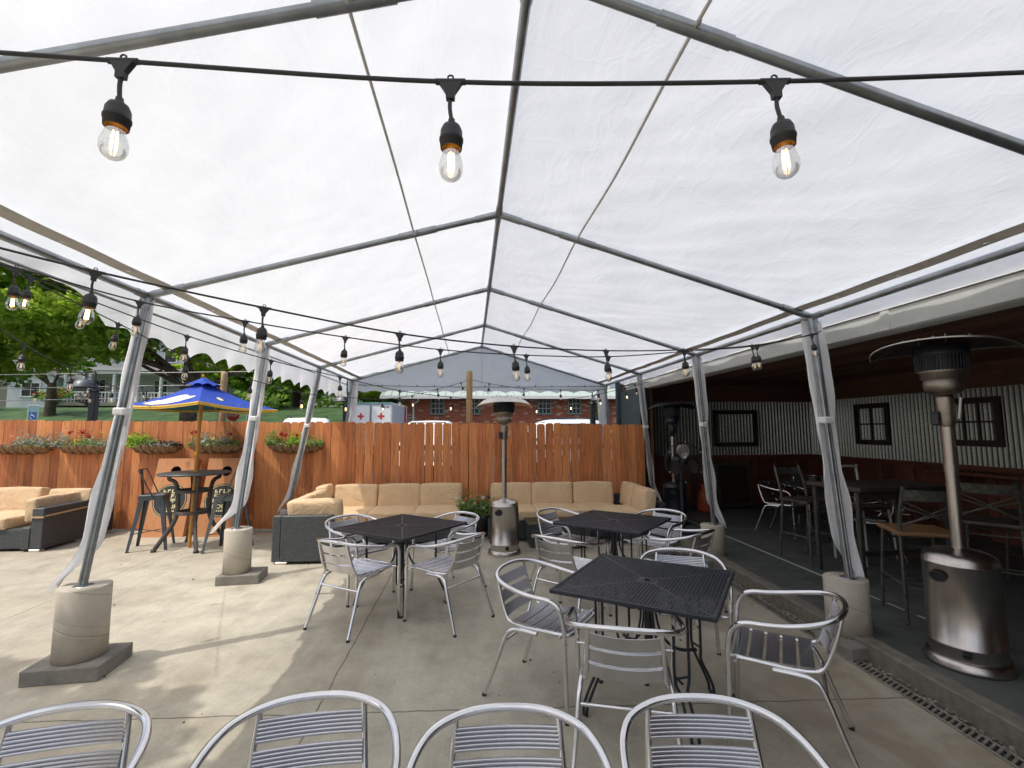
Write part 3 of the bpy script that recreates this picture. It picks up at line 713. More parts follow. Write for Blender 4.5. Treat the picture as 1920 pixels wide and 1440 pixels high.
wc.box((5.1, BY-.055, 1.085), (3.9, .05, .07), 'wainscot', tone=.6); wc.box((5.1, BY-.05, .2), (3.9, .04, .16), 'wainscot', tone=.2); wc.box((5.1, BY-.03, 2.38), (4.1, .05, .36), 'darkwood', tone=.4)
for i in range(7): wc.box((3.6+i*.52, BY-.05, .65), (.05, .03, .75), 'wainscot', tone=.7)
wc.obj('back_wainscot', bar, offset=BO)
wc = MB(); y = YN
while y < BY: wc.box((BX-.02, y+.09, .60), (.03, .176, 1.0), 'wainscot', tone=rnd.random()); y += .18
wc.box((BX-.055, 2.5, 1.085), (.05, 13.9, .07), 'wainscot', tone=.6); wc.box((BX-.03, 2.5, 2.38), (.05, 14, .36), 'darkwood', tone=.4)
for i in range(14): wc.box((BX-.05, 1.2+i*.6, .65), (.03, .05, .75), 'wainscot', tone=.7)
wc.obj('side_wainscot', bar, offset=BO)
MB().box((5.1, BY+.06, 1.3), (4.3, .1, 2.7), 'tealwall').obj('back_wall', bar, offset=BO)
MB().box((BX+.06, 2.5, 1.3), (.1, 14.2, 2.7), 'tealwall').obj('side_wall', bar, offset=BO)
MB().box((5.1, YN, 1.3), (4.3, .1, 2.7), 'darkwood').obj('unseen_near_wall', bar, offset=BO)  # unseen end wall, added to keep daylight out of the bar
m_ = MB(); m_.box((3.06, 8.95, 1.2), (.09, 1.16, 2.40), 'tealwall'); m_.box((3.06, 9.52, 1.2), (.095, .05, 2.42), 'blackmetal'); m_.box((3.10, 8.37, 1.2), (.17, .03, 2.38), 'blackmetal')
m_.obj('end_wall', bar, offset=BO)
MB().box((3.30, 8.60, 1.26), (.05, .05, 2.28), 'boardwood').obj('corner_post', bar, offset=BO)
led = MB(); led.box((6.88, 4.1, 1.02), (.34, 5.2, .045), 'wainscot', bev=.01, tone=.8)
for y in (2, 3.5, 5, 6.3): led.box((6.93, y, .92), (.22, .04, .16), 'wainscot', tone=.3)
led.obj('wall_counter', bar, offset=BO)

def window_frame(W_, H_, nxp, nyp, label, loc, rz):
    """old sash hung on the metal wall: local X along wall, front faces -Y"""
    t = thing('window_frame', label, 'window frame', loc, rz, 'old wooden window frames hung on the metal walls')
    m = MB(); b = .085
    m.box((0, 0, H_/2-b/2), (W_, .04, b), 'framewood', bev=.005); m.box((0, 0, -H_/2+b/2), (W_, .04, b), 'framewood', bev=.005)
    for s_ in (-1, 1): m.box((s_*(W_/2-b/2), 0, 0), (b, .04, H_-2*b-.002), 'framewood', bev=.005)
    m.obj('frame', t)
    if nxp+nyp > 2:
        m = MB()
        for i in range(1, nxp): m.box((-W_/2+b+(W_-2*b)*i/nxp, .002, 0), (.022, .022, H_-2*b-.002), 'framewood')
        for j in range(1, nyp): m.box((0, -.003, -H_/2+b+(H_-2*b)*j/nyp), (W_-2*b-.002, .02, .022), 'framewood')
        m.obj('muntin', t)
window_frame(.93, .74, 1, 1, 'open old wooden window frame hung on the back metal wall', (5.36, BY-.10, 1.66), 0)
window_frame(.72, .72, 2, 2, 'old four-pane window frame on the side metal wall near the dark corner', (BX-.10, 7.88, 1.72), pi/2)
window_frame(.78, .68, 3, 2, 'old divided window frame on the side metal wall behind the near patio heater', (BX-.10, 6.18, 1.73), pi/2)

# ---------------------------------------------------------------- background buildings
def sash(parent, c, W_, H_, nx_, ny_, name='window', trim='trimgreen', munt='sidingwhite'):
    f = MB(); b = .09
    f.box((c[0], c[1]-.03, c[2]+H_/2+b/2), (W_+2*b, .08, b), trim); f.box((c[0], c[1]-.04, c[2]-H_/2-b/2), (W_+2*b+.1, .12, b), trim)
    for s_ in (-1, 1): f.box((c[0]+s_*(W_/2+b/2), c[1]-.03, c[2]), (b, .08, H_), trim)
    for i in range(1, nx_): f.box((c[0]-W_/2+W_*i/nx_, c[1]-.02, c[2]), (.03, .04, H_), munt)
    for j in range(1, ny_): f.box((c[0], c[1]-.025, c[2]-H_/2+H_*j/ny_), (W_, .03, .03), munt)
    fo = f.obj(name, parent); MB().box((c[0], c[1]+.0, c[2]), (W_, .02, H_), 'pane').obj('pane', fo)
brk = thing('brick_building', 'low red brick building with scattered pale bricks and green metal roof', 'building', (4.5, 26, 0))
MB().box((1.2, 3.5, 1.75), (18.4, 7, 3.5), 'brick').obj('wall', brk)
m_ = MB(); m_.add([(-9.2, -.7, 3.42), (11, -.7, 3.42), (11, 3.5, 5.0), (-9.2, 3.5, 5.0)], [(0, 1, 2, 3)], 'roofgreen'); m_.add([(-9.2, 7.7, 3.42), (11, 7.7, 3.42), (11, 3.5, 5.0), (-9.2, 3.5, 5.0)], [(3, 2, 1, 0)], 'roofgreen')
for i in range(50): m_.tube([(-9.1+i*.405, -.7, 3.44), (-9.1+i*.405, 3.5, 5.02)], .018, 'roofgreen', 4)
m_.obj('roof', brk)
MB().box((.9, -.72, 3.36), (20.2, .05, .16), 'white').obj('gutter', brk)
MB().add([(-9.2, -.7, 3.3), (11, -.7, 3.3), (11, 0, 3.42), (-9.2, 0, 3.42)], [(0, 1, 2, 3)], 'soffit').obj('soffit', brk)
MB().add([(-9.25, -.72, 3.38), (-9.25, 3.5, 4.98), (-8.0, 3.5, 4.92), (-8.0, -.7, 3.34)], [(0, 1, 2, 3)], 'soffit').obj('rake_soffit', brk)
for px_ in (-6.3, -4.4, -.5, 1.15, 2.75, 5.2, 8.0): sash(brk, (px_, 0, 2.93), .58, .76, 3, 3)
for px_ in (-7.55, -.0+2.1): MB().tube(crom([(px_+.3, -.68, 3.3), (px_+.25, -.4, 3.15), (px_, -.1, 3.0), (px_, -.1, 2.6), (px_, -.1, .2)], 4), .05, 'white', 8).obj('downpipe', brk)

hs = thing('porch_house', 'white two-storey house with columned front porch on the hill behind the trees', 'house', (-27.5, 44, 3.4), .15)
MB().box((0, 4, 3.2), (11, 8, 6.4), 'sidingwhite').obj('wall', hs)
MB().add([(-5.9, -.5, 6.3), (5.9, -.5, 6.3), (5.9, 4, 9.6), (-5.9, 4, 9.6), (-5.9, 8.5, 6.3), (5.9, 8.5, 6.3)], [(0, 1, 2, 3), (3, 2, 5, 4)], 'roofgrey').obj('roof', hs)
m_ = MB().box((0, -1.3, 3.05), (10.6, 2.8, .18), 'white'); m_.add([(-5.5, -2.8, 3.15), (5.5, -2.8, 3.15), (5.3, 0, 3.9), (-5.3, 0, 3.9)], [(0, 1, 2, 3)], 'roofgrey'); m_.obj('porch_roof', hs)
for i in range(7): MB().tube([(-5+i*1.66, -2.5, .6), (-5+i*1.66, -2.5, 3.0)], .13, 'white', 12).obj('column', hs)
m_ = MB().box((0, -1.3, .45), (10.6, 2.8, .3), 'sidinggrey'); m_.box((0, -2.5, 1.4), (10, .06, .07), 'white')
for i in range(44): m_.box((-5+i*.23, -2.5, 1.0), (.04, .04, .8), 'white')
m_.obj('porch_deck', hs)
for i in range(4): sash(hs, (-4+i*2.3, 0, 1.9), .9, 1.4, 2, 2, trim='white', munt='white')
for i in range(4): sash(hs, (-4+i*2.6, 0, 5.0), .85, 1.4, 1, 2, trim='white', munt='white')
MB().box((4.3, -.04, 1.6), (1.0, .08, 2.1), 'tealwall').obj('door', hs)
hs2 = thing('beige_house', 'small beige house with grey roof up the hill at the far left', 'house', (-41, 42, 3.4), .2)
MB().box((0, 3, 1.7), (12, 6, 3.4), 'sidinggrey').obj('wall', hs2)
MB().add([(-6.6, -.5, 3.3), (6.6, -.5, 3.3), (6.6, 3, 5.6), (-6.6, 3, 5.6), (-6.6, 6.5, 3.3), (6.6, 6.5, 3.3)], [(0, 1, 2, 3), (3, 2, 5, 4)], 'roofgrey').obj('roof', hs2)
for i in range(4): sash(hs2, (-4.4+i*2.9, 0, 1.9), 1.0, 1.1, 2, 2, trim='white', munt='white')
hs3 = thing('porch_cottage', 'little pale cottage with blue-grey gable behind the red flowering shrubs', 'house', (-33.9, 40, 3.4), .15)
MB().box((0, 2, 1.3), (3.0, 4, 2.6), 'sidingwhite').obj('wall', hs3)
MB().add([(-1.8, -.4, 2.5), (0, -.4, 3.7), (1.8, -.4, 2.5), (-1.8, 4.2, 2.5), (0, 4.2, 3.7), (1.8, 4.2, 2.5)], [(0, 1, 4, 3), (1, 2, 5, 4)], 'roofgrey').obj('roof', hs3)
MB().add([(-1.6, -.02, 2.55), (0, -.02, 3.6), (1.6, -.02, 2.55)], [(0, 1, 2)], 'sidingwhite').obj('gable', hs3)
sash(hs3, (0, 0, 1.5), 1.1, 1.0, 2, 2, trim='white', munt='white')

# ---------------------------------------------------------------- trees and shrubs
def blob_pts(rg, n, centers, hollow=.35):
    out_ = []
    cs = np.array([c[:3] for c in centers]); rs = np.array([c[3:6] for c in centers]); wt = rs.prod(1)**.66; wt /= wt.sum()
    idx = rg.choice(len(cs), n, p=wt); d = rg.normal(size=(n, 3)); d /= np.linalg.norm(d, axis=1)[:, None]
    r_ = (hollow**3+(1-hollow**3)*rg.uniform(0, 1, n))**(1/3)
    return cs[idx]+d*rs[idx]*r_[:, None]
def tree(label, x, y, trunk_h, tr, crown, n, leaf, size, seed, limbs=5, group='trees beyond the fence', lean=(0, 0), name='leafy_tree', drape=0):
    """crown = list of (dx,dy,z,rx,ry,rz) big lobes, broken into many small twig clusters"""
    rg = np.random.default_rng(seed); z0 = hill(x, y)-.1; rnd = random.Random(seed)
    t = thing(name, label, 'tree', (x, y, z0), 0, group)
    tk = MB(); top = Vector((lean[0], lean[1], trunk_h)); tk.tube(crom([(0, 0, -.2), (lean[0]*.25, lean[1]*.3, trunk_h*.4), top*.8+Vector((0, 0, 0)), top], 5), [tr*1.35]+[tr*(1.1-.35*i/15) for i in range(15)], 'bark', 12)
    for i in range(limbs):
        c = crown[i % len(crown)]; e = Vector((c[0]+rnd.uniform(-.5, .5)*c[3], c[1]+rnd.uniform(-.5, .5)*c[4], c[2]+rnd.uniform(-.2, .4)*c[5]-z0))
        a = top*rnd.uniform(.72, .98); mid = a+(e-a)*.45+Vector((rnd.uniform(-.4, .4), rnd.uniform(-.4, .4), rnd.uniform(-.1, .5)))
        k_ = crom([a, mid, e], 6); tk.tube(k_, [tr*.34*(1-.85*j/(len(k_)-1)) for j in range(len(k_))], 'bark', 8)
        for q in range(3):
            s_ = k_[rnd.randrange(4, 11)]; f_ = s_+Vector((rnd.gauss(0, 1), rnd.gauss(0, 1), rnd.uniform(-.3, .9)))*min(c[3], c[5])*.45
            tk.tube([s_, (s_+f_)/2+Vector((0, 0, .15)), f_], [tr*.16, tr*.09, tr*.03], 'bark', 5)
    tk.obj('trunk', t)
    lob = [(c[0], c[1], c[2]-z0, *c[3:6]) for c in crown]
    nc = max(12, n//70); cc = blob_pts(rg, nc, lob, .45); sz = np.mean([c[5] for c in crown])
    cl_ = [(*p, *(sz*rg.uniform(.13, .27, 3)*np.array((1.25, 1.25, .55)))) for p in cc]
    pts = blob_pts(rg, n, cl_, .1); pts[:, 2] -= drape*rg.uniform(0, 1, n)**2
    zmin, zmax = pts[:, 2].min(), pts[:, 2].max()
    ph = rg.uniform(0, 6, 3)
    leaf_cloud('crown', leaf, pts, size, t, seed+1, .75, lambda p: .45+.30*np.sin(p[:, 0]*1.9+ph[0]+np.sin(p[:, 2]*2.3))*np.sin(p[:, 1]*1.5+ph[1])+.2*np.sin(p[:, 2]*3.1+ph[2]))
    return t
tree('broad maple tree whose forked trunk stands behind the blue umbrella', -11.2, 20, 3.6, .30,
     [(-4.5, -2.0, 7.2, 4.2, 3.5, 2.5), (-8.5, 0, 7.4, 3.6, 3.4, 2.5), (.5, -.5, 7.0, 3.4, 3, 2.0), (3.2, 1.2, 6.0, 2.2, 2.4, 1.6), (-1, 1, 9.5, 5, 4, 2.8), (-5, 0, 10.5, 5, 4, 2.6), (-6, -1.2, 5.2, 3.4, 2.4, 1.1), (-3, -1.5, 5.6, 2.6, 2.0, .9), (1.6, .4, 5.2, 2.2, 2.0, .8), (3.0, -.4, 6.6, 2.6, 2.2, 1.5), (.5, -1.2, 5.5, 2.2, 1.6, .9), (2.8, -1.0, 5.1, 2.0, 1.5, .8), (-1.6, -1.6, 5.1, 1.8, 1.5, .7), (5.0, 0, 5.6, 1.8, 1.6, 1.0)],
     105000, 'leaf', .20, 11, 9, lean=(.2, 0), name='maple_tree', drape=.5)
tree('leafy tree with bright sunlit boughs at the far left edge', -20.5, 21.5, 4.0, .40,
     [(0, 0, 6.0, 3.4, 3, 2.2), (2.0, -1.5, 4.9, 2.4, 2.2, 1.1), (-3, 0, 7.5, 3.5, 3, 2.4), (0, 0, 9, 4, 3.5, 2.5)], 34000, 'leafbright', .19, 23, 6, name='leafy_tree', drape=.4)
tree('small dark-leaved street tree in front of the white porch house', -23.5, 29, 1.9, .24,
     [(0, 0, 6.1, 2.0, 1.8, 1.3), (-1.6, 0, 5.7, 1.5, 1.4, 1.0), (1.2, -.3, 5.6, 1.2, 1.2, .8)], 6500, 'leafdark', .15, 31, 5, name='small_tree')
tree('bare-twigged plum tree standing before the beige house', -30.5, 31, 1.8, .15, [(0, 0, 5.3, 2.6, 2, 1.2)], 1500, 'leafplum', .16, 37, 10, name='small_tree')
tree('tall forest tree with visible trunk right of the umbrella', -12.6, 36, 4.2, .34, [(0, 0, 8.2, 3.6, 3, 2.4), (1.5, -.5, 6.4, 2.6, 2, 1.3), (-2.5, 0, 7.0, 2.4, 2, 1.8)], 26000, 'leafdark', .26, 41, 6)
tree('dense green tree between the second and third tent legs', -15.8, 32, 3.5, .3, [(0, 0, 6.6, 3.0, 2.6, 2.0), (0, 0, 8.6, 3.0, 2.6, 1.8), (1.8, -.4, 5.2, 2.0, 1.8, .9)], 26000, 'leaf', .25, 43, 6)
tree('round green tree left of the brick building above the white trailer', -8.2, 34, 2.6, .3, [(0, 0, 6.0, 2.8, 2.4, 2.1), (-2.8, 0, 6.6, 2.4, 2, 2.2), (1.2, -.6, 4.8, 1.8, 1.5, 1.1)], 24000, 'leaf', .25, 47, 5)
tree('dark tree further left behind the columned porch', -34, 52, 5, .4, [(0, 0, 10, 5, 4, 4), (-5, 0, 9, 4, 3, 3)], 7000, 'leafdark', .32, 49, 5)
tree('tall green tree rising behind the white porch house', -21, 56, 6, .45, [(0, 0, 12, 5.5, 4, 4.5), (-6, 0, 13, 5, 4, 4), (4, 0, 10, 4, 3, 4)], 9000, 'leaf', .36, 53, 5)
rg = np.random.default_rng(77)
fw = []
for i in range(150):
    x = rg.uniform(-62, 4); y = rg.uniform(50, 62) if x < -18 else rg.uniform(42, 52); fw.append((x, y, hill(x, y)+rg.uniform(1.0, 12.5), 3.4, 2.5, 2.6))
pts = blob_pts(rg, 95000, fw, .3)
tag(leaf_cloud('far_woods', 'leafdark', pts, .5, None, 78, .8, lambda p: .35+.3*np.sin(p[:, 0]*.9)*np.sin(p[:, 2]*1.3)), 'dark green woodland closing off the view up the hill', 'woodland', kind='stuff')
def shrub(label, x, y, z, rx, ry, rz_, n, leaf, size, seed, flowers=None, name='shrub', group='shrubs beyond the fence'):
    rg = np.random.default_rng(seed); z0 = hill(x, y); t = thing(name, label, 'shrub', (x, y, z0-.05), 0, group)
    c = blob_pts(rg, 14, [(0, 0, z, rx*.7, ry*.7, rz_*.6)], .2); cl_ = [(*p, rx*.4, ry*.4, rz_*.4) for p in c]
    leaf_cloud('foliage', leaf, blob_pts(rg, n, cl_, .1), size, t, seed, .7)
    st = MB()
    for i in range(6): a = i*1.05; st.tube([(0, 0, 0), (cos(a)*rx*.3, sin(a)*ry*.3, z*.6), (cos(a)*rx*.6, sin(a)*ry*.6, z)], [.03, .02, .01], 'bark', 5)
    st.obj('stem', t)
    if flowers: leaf_cloud('blossom', flowers, blob_pts(rg, n//3, [(p[0], p[1]-.1, p[2]+.15, rx*.3, ry*.3, rz_*.3) for p in c[:7]], .4), size*.8, t, seed+3)
    return t
shrub('dark round shrub in front of the beige house', -29, 30.5, .9, 1.3, 1.1, .9, 2600, 'leafdark', .13, 61)
shrub('shrub covered in red blossom beside the little cottage', -26.6, 33, .8, 1.1, .9, .7, 1500, 'leafdark', .14, 62, 'redpetal', 'flowering_shrub')
shrub('dusky pink-flowered shrub left of the street tree trunk', -24.4, 33, .6, .9, .8, .6, 1200, 'leafplum', .13, 63, 'whitepetal', 'flowering_shrub')
shrub('low bright green bush under the blue umbrella rim', -9.3, 17, .9, 1.3, .8, .8, 2400, 'leafbright', .10, 64)
shrub('bright bush between the umbrella pole and the second tent leg', -7.5, 17.5, .9, 1.2, .8, .7, 2000, 'leafbright', .10, 65)
shrub('bright green bush showing over the fence right of the tall heater', 1.25, 12, 1.45, .50, .3, .34, 1300, 'leafbright', .06, 66)
shrub('bright green bush showing over the fence beside the teal wall', 4.35, 12.6, 1.4, .45, .3, .34, 1200, 'leafbright', .06, 67)
shrub('ivy climbing the brick wall near the right-hand lamp', 6.9, 25.6, 2.3, .5, .15, .9, 1500, 'leafdark', .09, 68, name='ivy')
shrub('low dark bush below the stop sign', -11.5, 23, .4, 1.6, .9, .5, 1800, 'leaf', .11, 69)
# a neighbour tree outside the frame, left of the patio, whose shade reaches the near slab
tree('leafy tree standing beside the patio, left of the nearest concrete post base', -7.2, .6, 3.0, .16, [(0, 0, 5.0, 1.3, 1.2, 1.2), (1.9, 1.35, 4.6, .95, .9, .8), (1.6, .2, 4.6, 1.2, 1.1, .8), (2.55, .75, 4.8, .8, .9, .6)], 15000, 'leaf', .13, 71, 5, name='garden_tree')

# ================================================================== FURNITURE
def rib_slat(mb, x0, x1, c, along, up, width, mat, bow=0, ribs=6, nx_=10):
    """ribbed aluminium slat: spans local X from x0 to x1, its width runs along 'along', normal 'up', bowed by 'bow'"""
    A = Vector(along).normalized(); U = Vector(up).normalized(); C = Vector(c); prof = []
    k = ribs*5
    for i in range(k+1):
        s_ = i/k; prof.append((s_*width-width/2, .0058*abs(sin(pi*s_*ribs))**.75+.0012))
    prof += [(width/2, -.002), (-width/2, -.002)]
    n = len(prof); vs = []
    for i in range(nx_+1):
        t = i/nx_*2-1; x = x0+(x1-x0)*i/nx_; o = -bow*(1-t*t)
        for a, b in prof: vs.append(C+Vector((x, 0, 0))+A*a+U*(b+o))
    fs = [(i*n+j, i*n+(j+1) % n, (i+1)*n+(j+1) % n, (i+1)*n+j) for i in range(nx_) for j in range(n)]
    mb.add(vs, fs, mat, False); mb.add(vs[:n], [tuple(range(n))[::-1]], mat); mb.add(vs[-n:], [tuple(range(n))], mat)
def make_chair(label, loc, head, group):
    t = thing('aluminium_armchair', label, 'chair', loc, radians(head-90), group)
    R = .0135
    half = [(.262, .232, .50), (.268, .222, .575), (.272, .195, .628), (.275, .14, .655), (.282, .05, .662), (.287, -.05, .675), (.272, -.16, .697), (.225, -.245, .718), (.125, -.298, .735), (0, -.312, .740)]
    path = half+[(-x, y, z) for x, y, z in half[-2::-1]]
    MB().tube(crom(path, 6), R, 'alu', 14).obj('arm_rail', t)
    for s_ in (-1, 1):
        MB().tube(crom([(s_*.262, .232, .5005), (s_*.258, .236, .30), (s_*.262, .245, .012)], 4), R, 'alu', 12).tube([(s_*.262, .245, .0), (s_*.262, .245, .02)], .0145, 'blackrubber', 12).obj('leg', t)
        MB().tube(crom([(s_*.212, .03, .425), (s_*.213, -.09, .425), (s_*.214, -.145, .415), (s_*.219, -.185, .375), (s_*.235, -.255, .19), (s_*.252, -.325, .012)], 5), R, 'alu', 12).tube([(s_*.252, -.326, 0), (s_*.252, -.324, .02)], .0145, 'blackrubber', 12).obj('leg', t)
    h2 = [(.165, -.284, .728), (.172, -.262, .64), (.180, -.225, .53), (.187, -.190, .465), (.192, -.145, .447), (.200, -.04, .442), (.208, .10, .449), (.205, .20, .452), (.17, .238, .452), (0, .240, .452)]
    MB().tube(crom(h2+[(-x, y, z) for x, y, z in h2[-2::-1]], 5), .011, 'alu', 10).tube([(-.26, .20, .452), (.26, .20, .452)], .009, 'alu', 8).obj('seat_frame', t)
    m = MB()
    for i in range(5):
        y = -.125+i*.078; rib_slat(m, -.197-.004*i*.5, .197+.004*i*.5, (0, y, .456+.004*(i-2)**2*.25), (0, 1, .02*(i-2)), (0, 0, 1), .066, 'slat', .010)
    m.obj('seat', t)
    m = MB()
    for i in range(3):
        f = i/2; z = .508+f*.162; y = -.214-f*.056
        rib_slat(m, -.173+f*.008, .173-f*.008, (0, y+.006, z), (0, -.33, 1), (0, 1, .33), .068, 'slat', .026)
    m.obj('backrest', t)
    MB().tube([(-.222, -.20, .34), (.222, -.20, .34)], .0095, 'alu', 10).obj('stretcher', t)
    return t
G1, G2, G3, G0, GI = 'chairs around the front table', 'chairs around the left table', 'chairs around the far table', 'chairs in the row nearest the camera', 'metal chairs inside the bar'
chair0 = make_chair('armchair facing the camera at the bottom left corner of the picture', (-1.26, 1.50, 0), -82, G0)
for a in [
    (-.50, 1.49, -84, 'armchair in the nearest row, second from the left, over the sunlit shade edge', G0),
    (.105, 1.36, -93, 'armchair in the nearest row, third from the left, beside the front table chair', G0),
    (.725, 1.36, -97, 'armchair in the nearest row, furthest right, below the back of the front table chair', G0),
    (.50, 3.18, -36, 'armchair on the left side of the front table, seat turned to the right', G1),
    (.79, 2.53, 73, 'armchair on the near side of the front table with its back to the camera', G1),
    (1.68, 2.61, 146, 'armchair on the right of the front table by the drain, turned left', G1),
    (1.47, 3.33, 250, 'armchair half hidden behind the front table, facing the camera', G1),
    (-.98, 4.43, 56, 'armchair at the near left side of the left table, its back to the camera', G2),
    (-.21, 4.44, 140, 'armchair at the near right side of the left table, below the tall steel heater', G2),
    (-1.14, 5.15, -44, 'armchair at the far left side of the left table, against the wicker sofa end', G2),
    (-.25, 5.20, 224, 'armchair at the far right side of the left table, near the flower tub', G2),
    (.88, 4.34, 47, 'armchair at the near left of the far table, just beyond the front table', G3),
    (1.06, 5.33, -46, 'armchair at the far left of the far table, before the wicker coffee table', G3),
    (1.90, 4.43, 127, 'armchair at the near right of the far table, before the concrete post base', G3),
    (1.98, 5.15, 218, 'armchair at the far right of the far table, in front of the right sofa wing', G3)]:
    dup(chair0, (a[0], a[1], 0), radians(a[2]-90), a[3], a[4])
for a in [(4.55, 6.77, -58, 'metal armchair alone on the left inside the bar, before the leaning shutter'),
          (4.75, 5.55, 150, 'metal armchair inside the bar with its leg just left of the near tent leg'),
          (5.75, 6.35, 205, 'metal armchair inside the bar behind the bar-height table'),
          (5.55, 7.55, 250, 'metal armchair deepest in the bar behind the low dark table')]:
    dup(chair0, (a[0], a[1], .12), radians(a[2]-90), a[3], GI)

def make_table(label, loc, rz, group):
    t = thing('mesh_table', label, 'table', loc, rz, group)
    H, W = .72, .455; m = MB(); n = 44; c = (2*W-.04)/n; h0 = -W+.02
    vs = []; fs = []
    def cell(i, j):
        x, y = h0+i*c, h0+j*c; cx, cy = x+c/2, y+c/2; q = c*.35
        rr = sqrt(cx*cx+cy*cy); solid = rr < .062 or abs(cx) < c*.9 and rr < .0 or (abs(abs(cx)-abs(cy)) < c*.5)
        if rr < .02: return
        if solid: m.quad((x, y, H), (x+c, y, H), (x+c, y+c, H), (x, y+c, H), 'blackmetal'); return
        o = [(x, y), (x+c, y), (x+c, y+c), (x, y+c)]; k_ = [(cx, y+c*.5-q), (cx+q, cy), (cx, cy+q), (cx-q, cy)]
        k_ = [(cx-q, cy-q), (cx+q, cy-q), (cx+q, cy+q), (cx-q, cy+q)]
        m.add([(a, b_, H) for a, b_ in o+k_]+[(a, b_, H-.004) for a, b_ in k_], [(i_, (i_+1) % 4, (i_+1) % 4+4, i_+4) for i_ in range(4)]+[(i_+4, (i_+1) % 4+4, (i_+1) % 4+8, i_+8) for i_ in range(4)], 'blackmetal')
    for i in range(n):
        for j in range(n): cell(i, j)
    for s_ in (-1, 1):
        m.box((0, s_*(W-.009), H-.008), (2*W, .020, .024), 'blackmetal', bev=.004); m.box((s_*(W-.009), 0, H-.008), (.020, 2*W-.042, .024), 'blackmetal', bev=.004)
    m.obj('tabletop', t)
    MB().lathe([(.021, H+.001), (.048, H+.003), (.052, H-.002), (.052, H-.012), (.021, H-.012), (.021, H+.001)], 'blackmetal', 28).obj('umbrella_ring', t)
    for q in range(4):
        a = q*pi/2+pi/4; ca, sa = cos(a), sin(a); m = MB()
        for off in (-.045, .045):
            P = [(.33, .708), (.33, .50), (.33, .30), (.345, .22), (.39, .13), (.425, .05), (.43, .0)]
            m.tube(crom([(ca*r_-sa*off*(1 if z > .25 else .5), sa*r_+ca*off*(1 if z > .25 else .5), z) for r_, z in P], 5), .0085, 'blackmetal', 8)
        m.tube([(ca*.33-sa*.045, sa*.33+ca*.045, .30), (ca*.33+sa*.045, sa*.33-ca*.045, .30)], .007, 'blackmetal', 6)
        m.lathe([(0, .0), (.017, .0), (.017, .012), (0, .014)], 'blackrubber', 10, (ca*.43, sa*.43, 0)); m.obj('leg', t)
        MB().tube(crom([(ca*.05, sa*.05, .66), (ca*.055, sa*.055, .50), (ca*.10, sa*.10, .37), (ca*.20, sa*.20, .29), (ca*.33, sa*.33, .27)], 6), .011, 'blackmetal', 8, flat=.6).obj('brace', t)
    m = MB(); m.tube([(0, 0, .30), (0, 0, .71)], .026, 'blackmetal', 14); m.lathe([(.06, .66), (.065, .68), (.065, .64), (.05, .64), (.05, .66)], 'blackmetal', 20); m.obj('pedestal', t)
    MB().box((0, 0, .695), (.84, .03, .02), 'blackmetal').box((0, 0, .6945), (.03, .84, .018), 'blackmetal').obj('underframe', t)
    return t
GT = 'black perforated metal tables'
tab0 = make_table('black perforated square table nearest the camera, chairs on every side', (1.09, 2.99, 0), radians(-34.5), GT)
for c_ in (): pass
dup(tab0, (-.67, 4.90, 0), radians(-37+0), 'black perforated square table on the left, corner pointing at the camera', GT)
dup(tab0, (1.46, 4.93, 0), radians(-49+9), 'black perforated square table furthest back, before the right sofa', GT)
dup(tab0, (5.15, 6.75, .12), radians(12), 'low dark square table inside the bar with two napkin boxes', GT)
for i, (x, y, lb) in enumerate(((5.02, 6.72, 'left grey napkin box on the low table inside the bar'), (5.25, 6.78, 'right grey napkin box with a round opening on the low table inside the bar'))):
    t = thing('napkin_box', lb, 'napkin box', (x, y, .843), .2, 'napkin boxes on the low bar table')
    MB().box((0, 0, .055), (.13, .10, .11), 'stoolmetal', bev=.01).obj('case', t); MB().lathe([(0, 0), (.028, 0), (.03, .004), (0, .004)], 'darkhole', 14, (0, -.051, .06), axis=Matrix.Rotation(pi/2, 3, 'X')).obj('opening', t)

# ---- sofas -------------------------------------------------------
def wicker_box(t, c, s_, name='base', feet=True, rz=0):
    m = MB().box(c, s_, 'wicker', bev=.012, rz=rz); m.obj(name, t)
def foot(t, x, y): MB().box((x, y, .018), (.14, .09, .034), 'dishmetal', bev=.004).obj('foot', t)
def sofa_cush(t, c, s_, seed, name, rz=0, rot=None):
    m = MB(); cushion(m, c, s_, 'cushion', rz, rot, .011, seed, 12)
    o = m.obj(name, t)
    hx, hy, hz = s_[0]/2-.004, s_[1]/2-.004, s_[2]/2-.004; R = rot.to_3x3() if rot is not None else Matrix.Rotation(rz, 3, 'Z'); C = Vector(c)
    ax = 1 if s_[1] < s_[2] else 2      # seams run round the two large faces
    m = MB()
    for sg in (-1, 1):
        q = []
        for i in range(32):
            a = i*2*pi/32; ca, sa = math.copysign(abs(cos(a))**.28, cos(a)), math.copysign(abs(sin(a))**.28, sin(a))
            p_ = (ca*hx, sg*hy*.86, sa*hz) if ax == 1 else (ca*hx, sa*hy, sg*hz*.80)
            q.append(R @ Vector(p_)+C)
        m.tube(q, .005, 'piping', 5, closed=True)
    m.obj('piping', o)
    return o
def tilt(deg, rz=0): return Matrix.Rotation(rz, 4, 'Z')@Matrix.Rotation(radians(deg), 4, 'X')
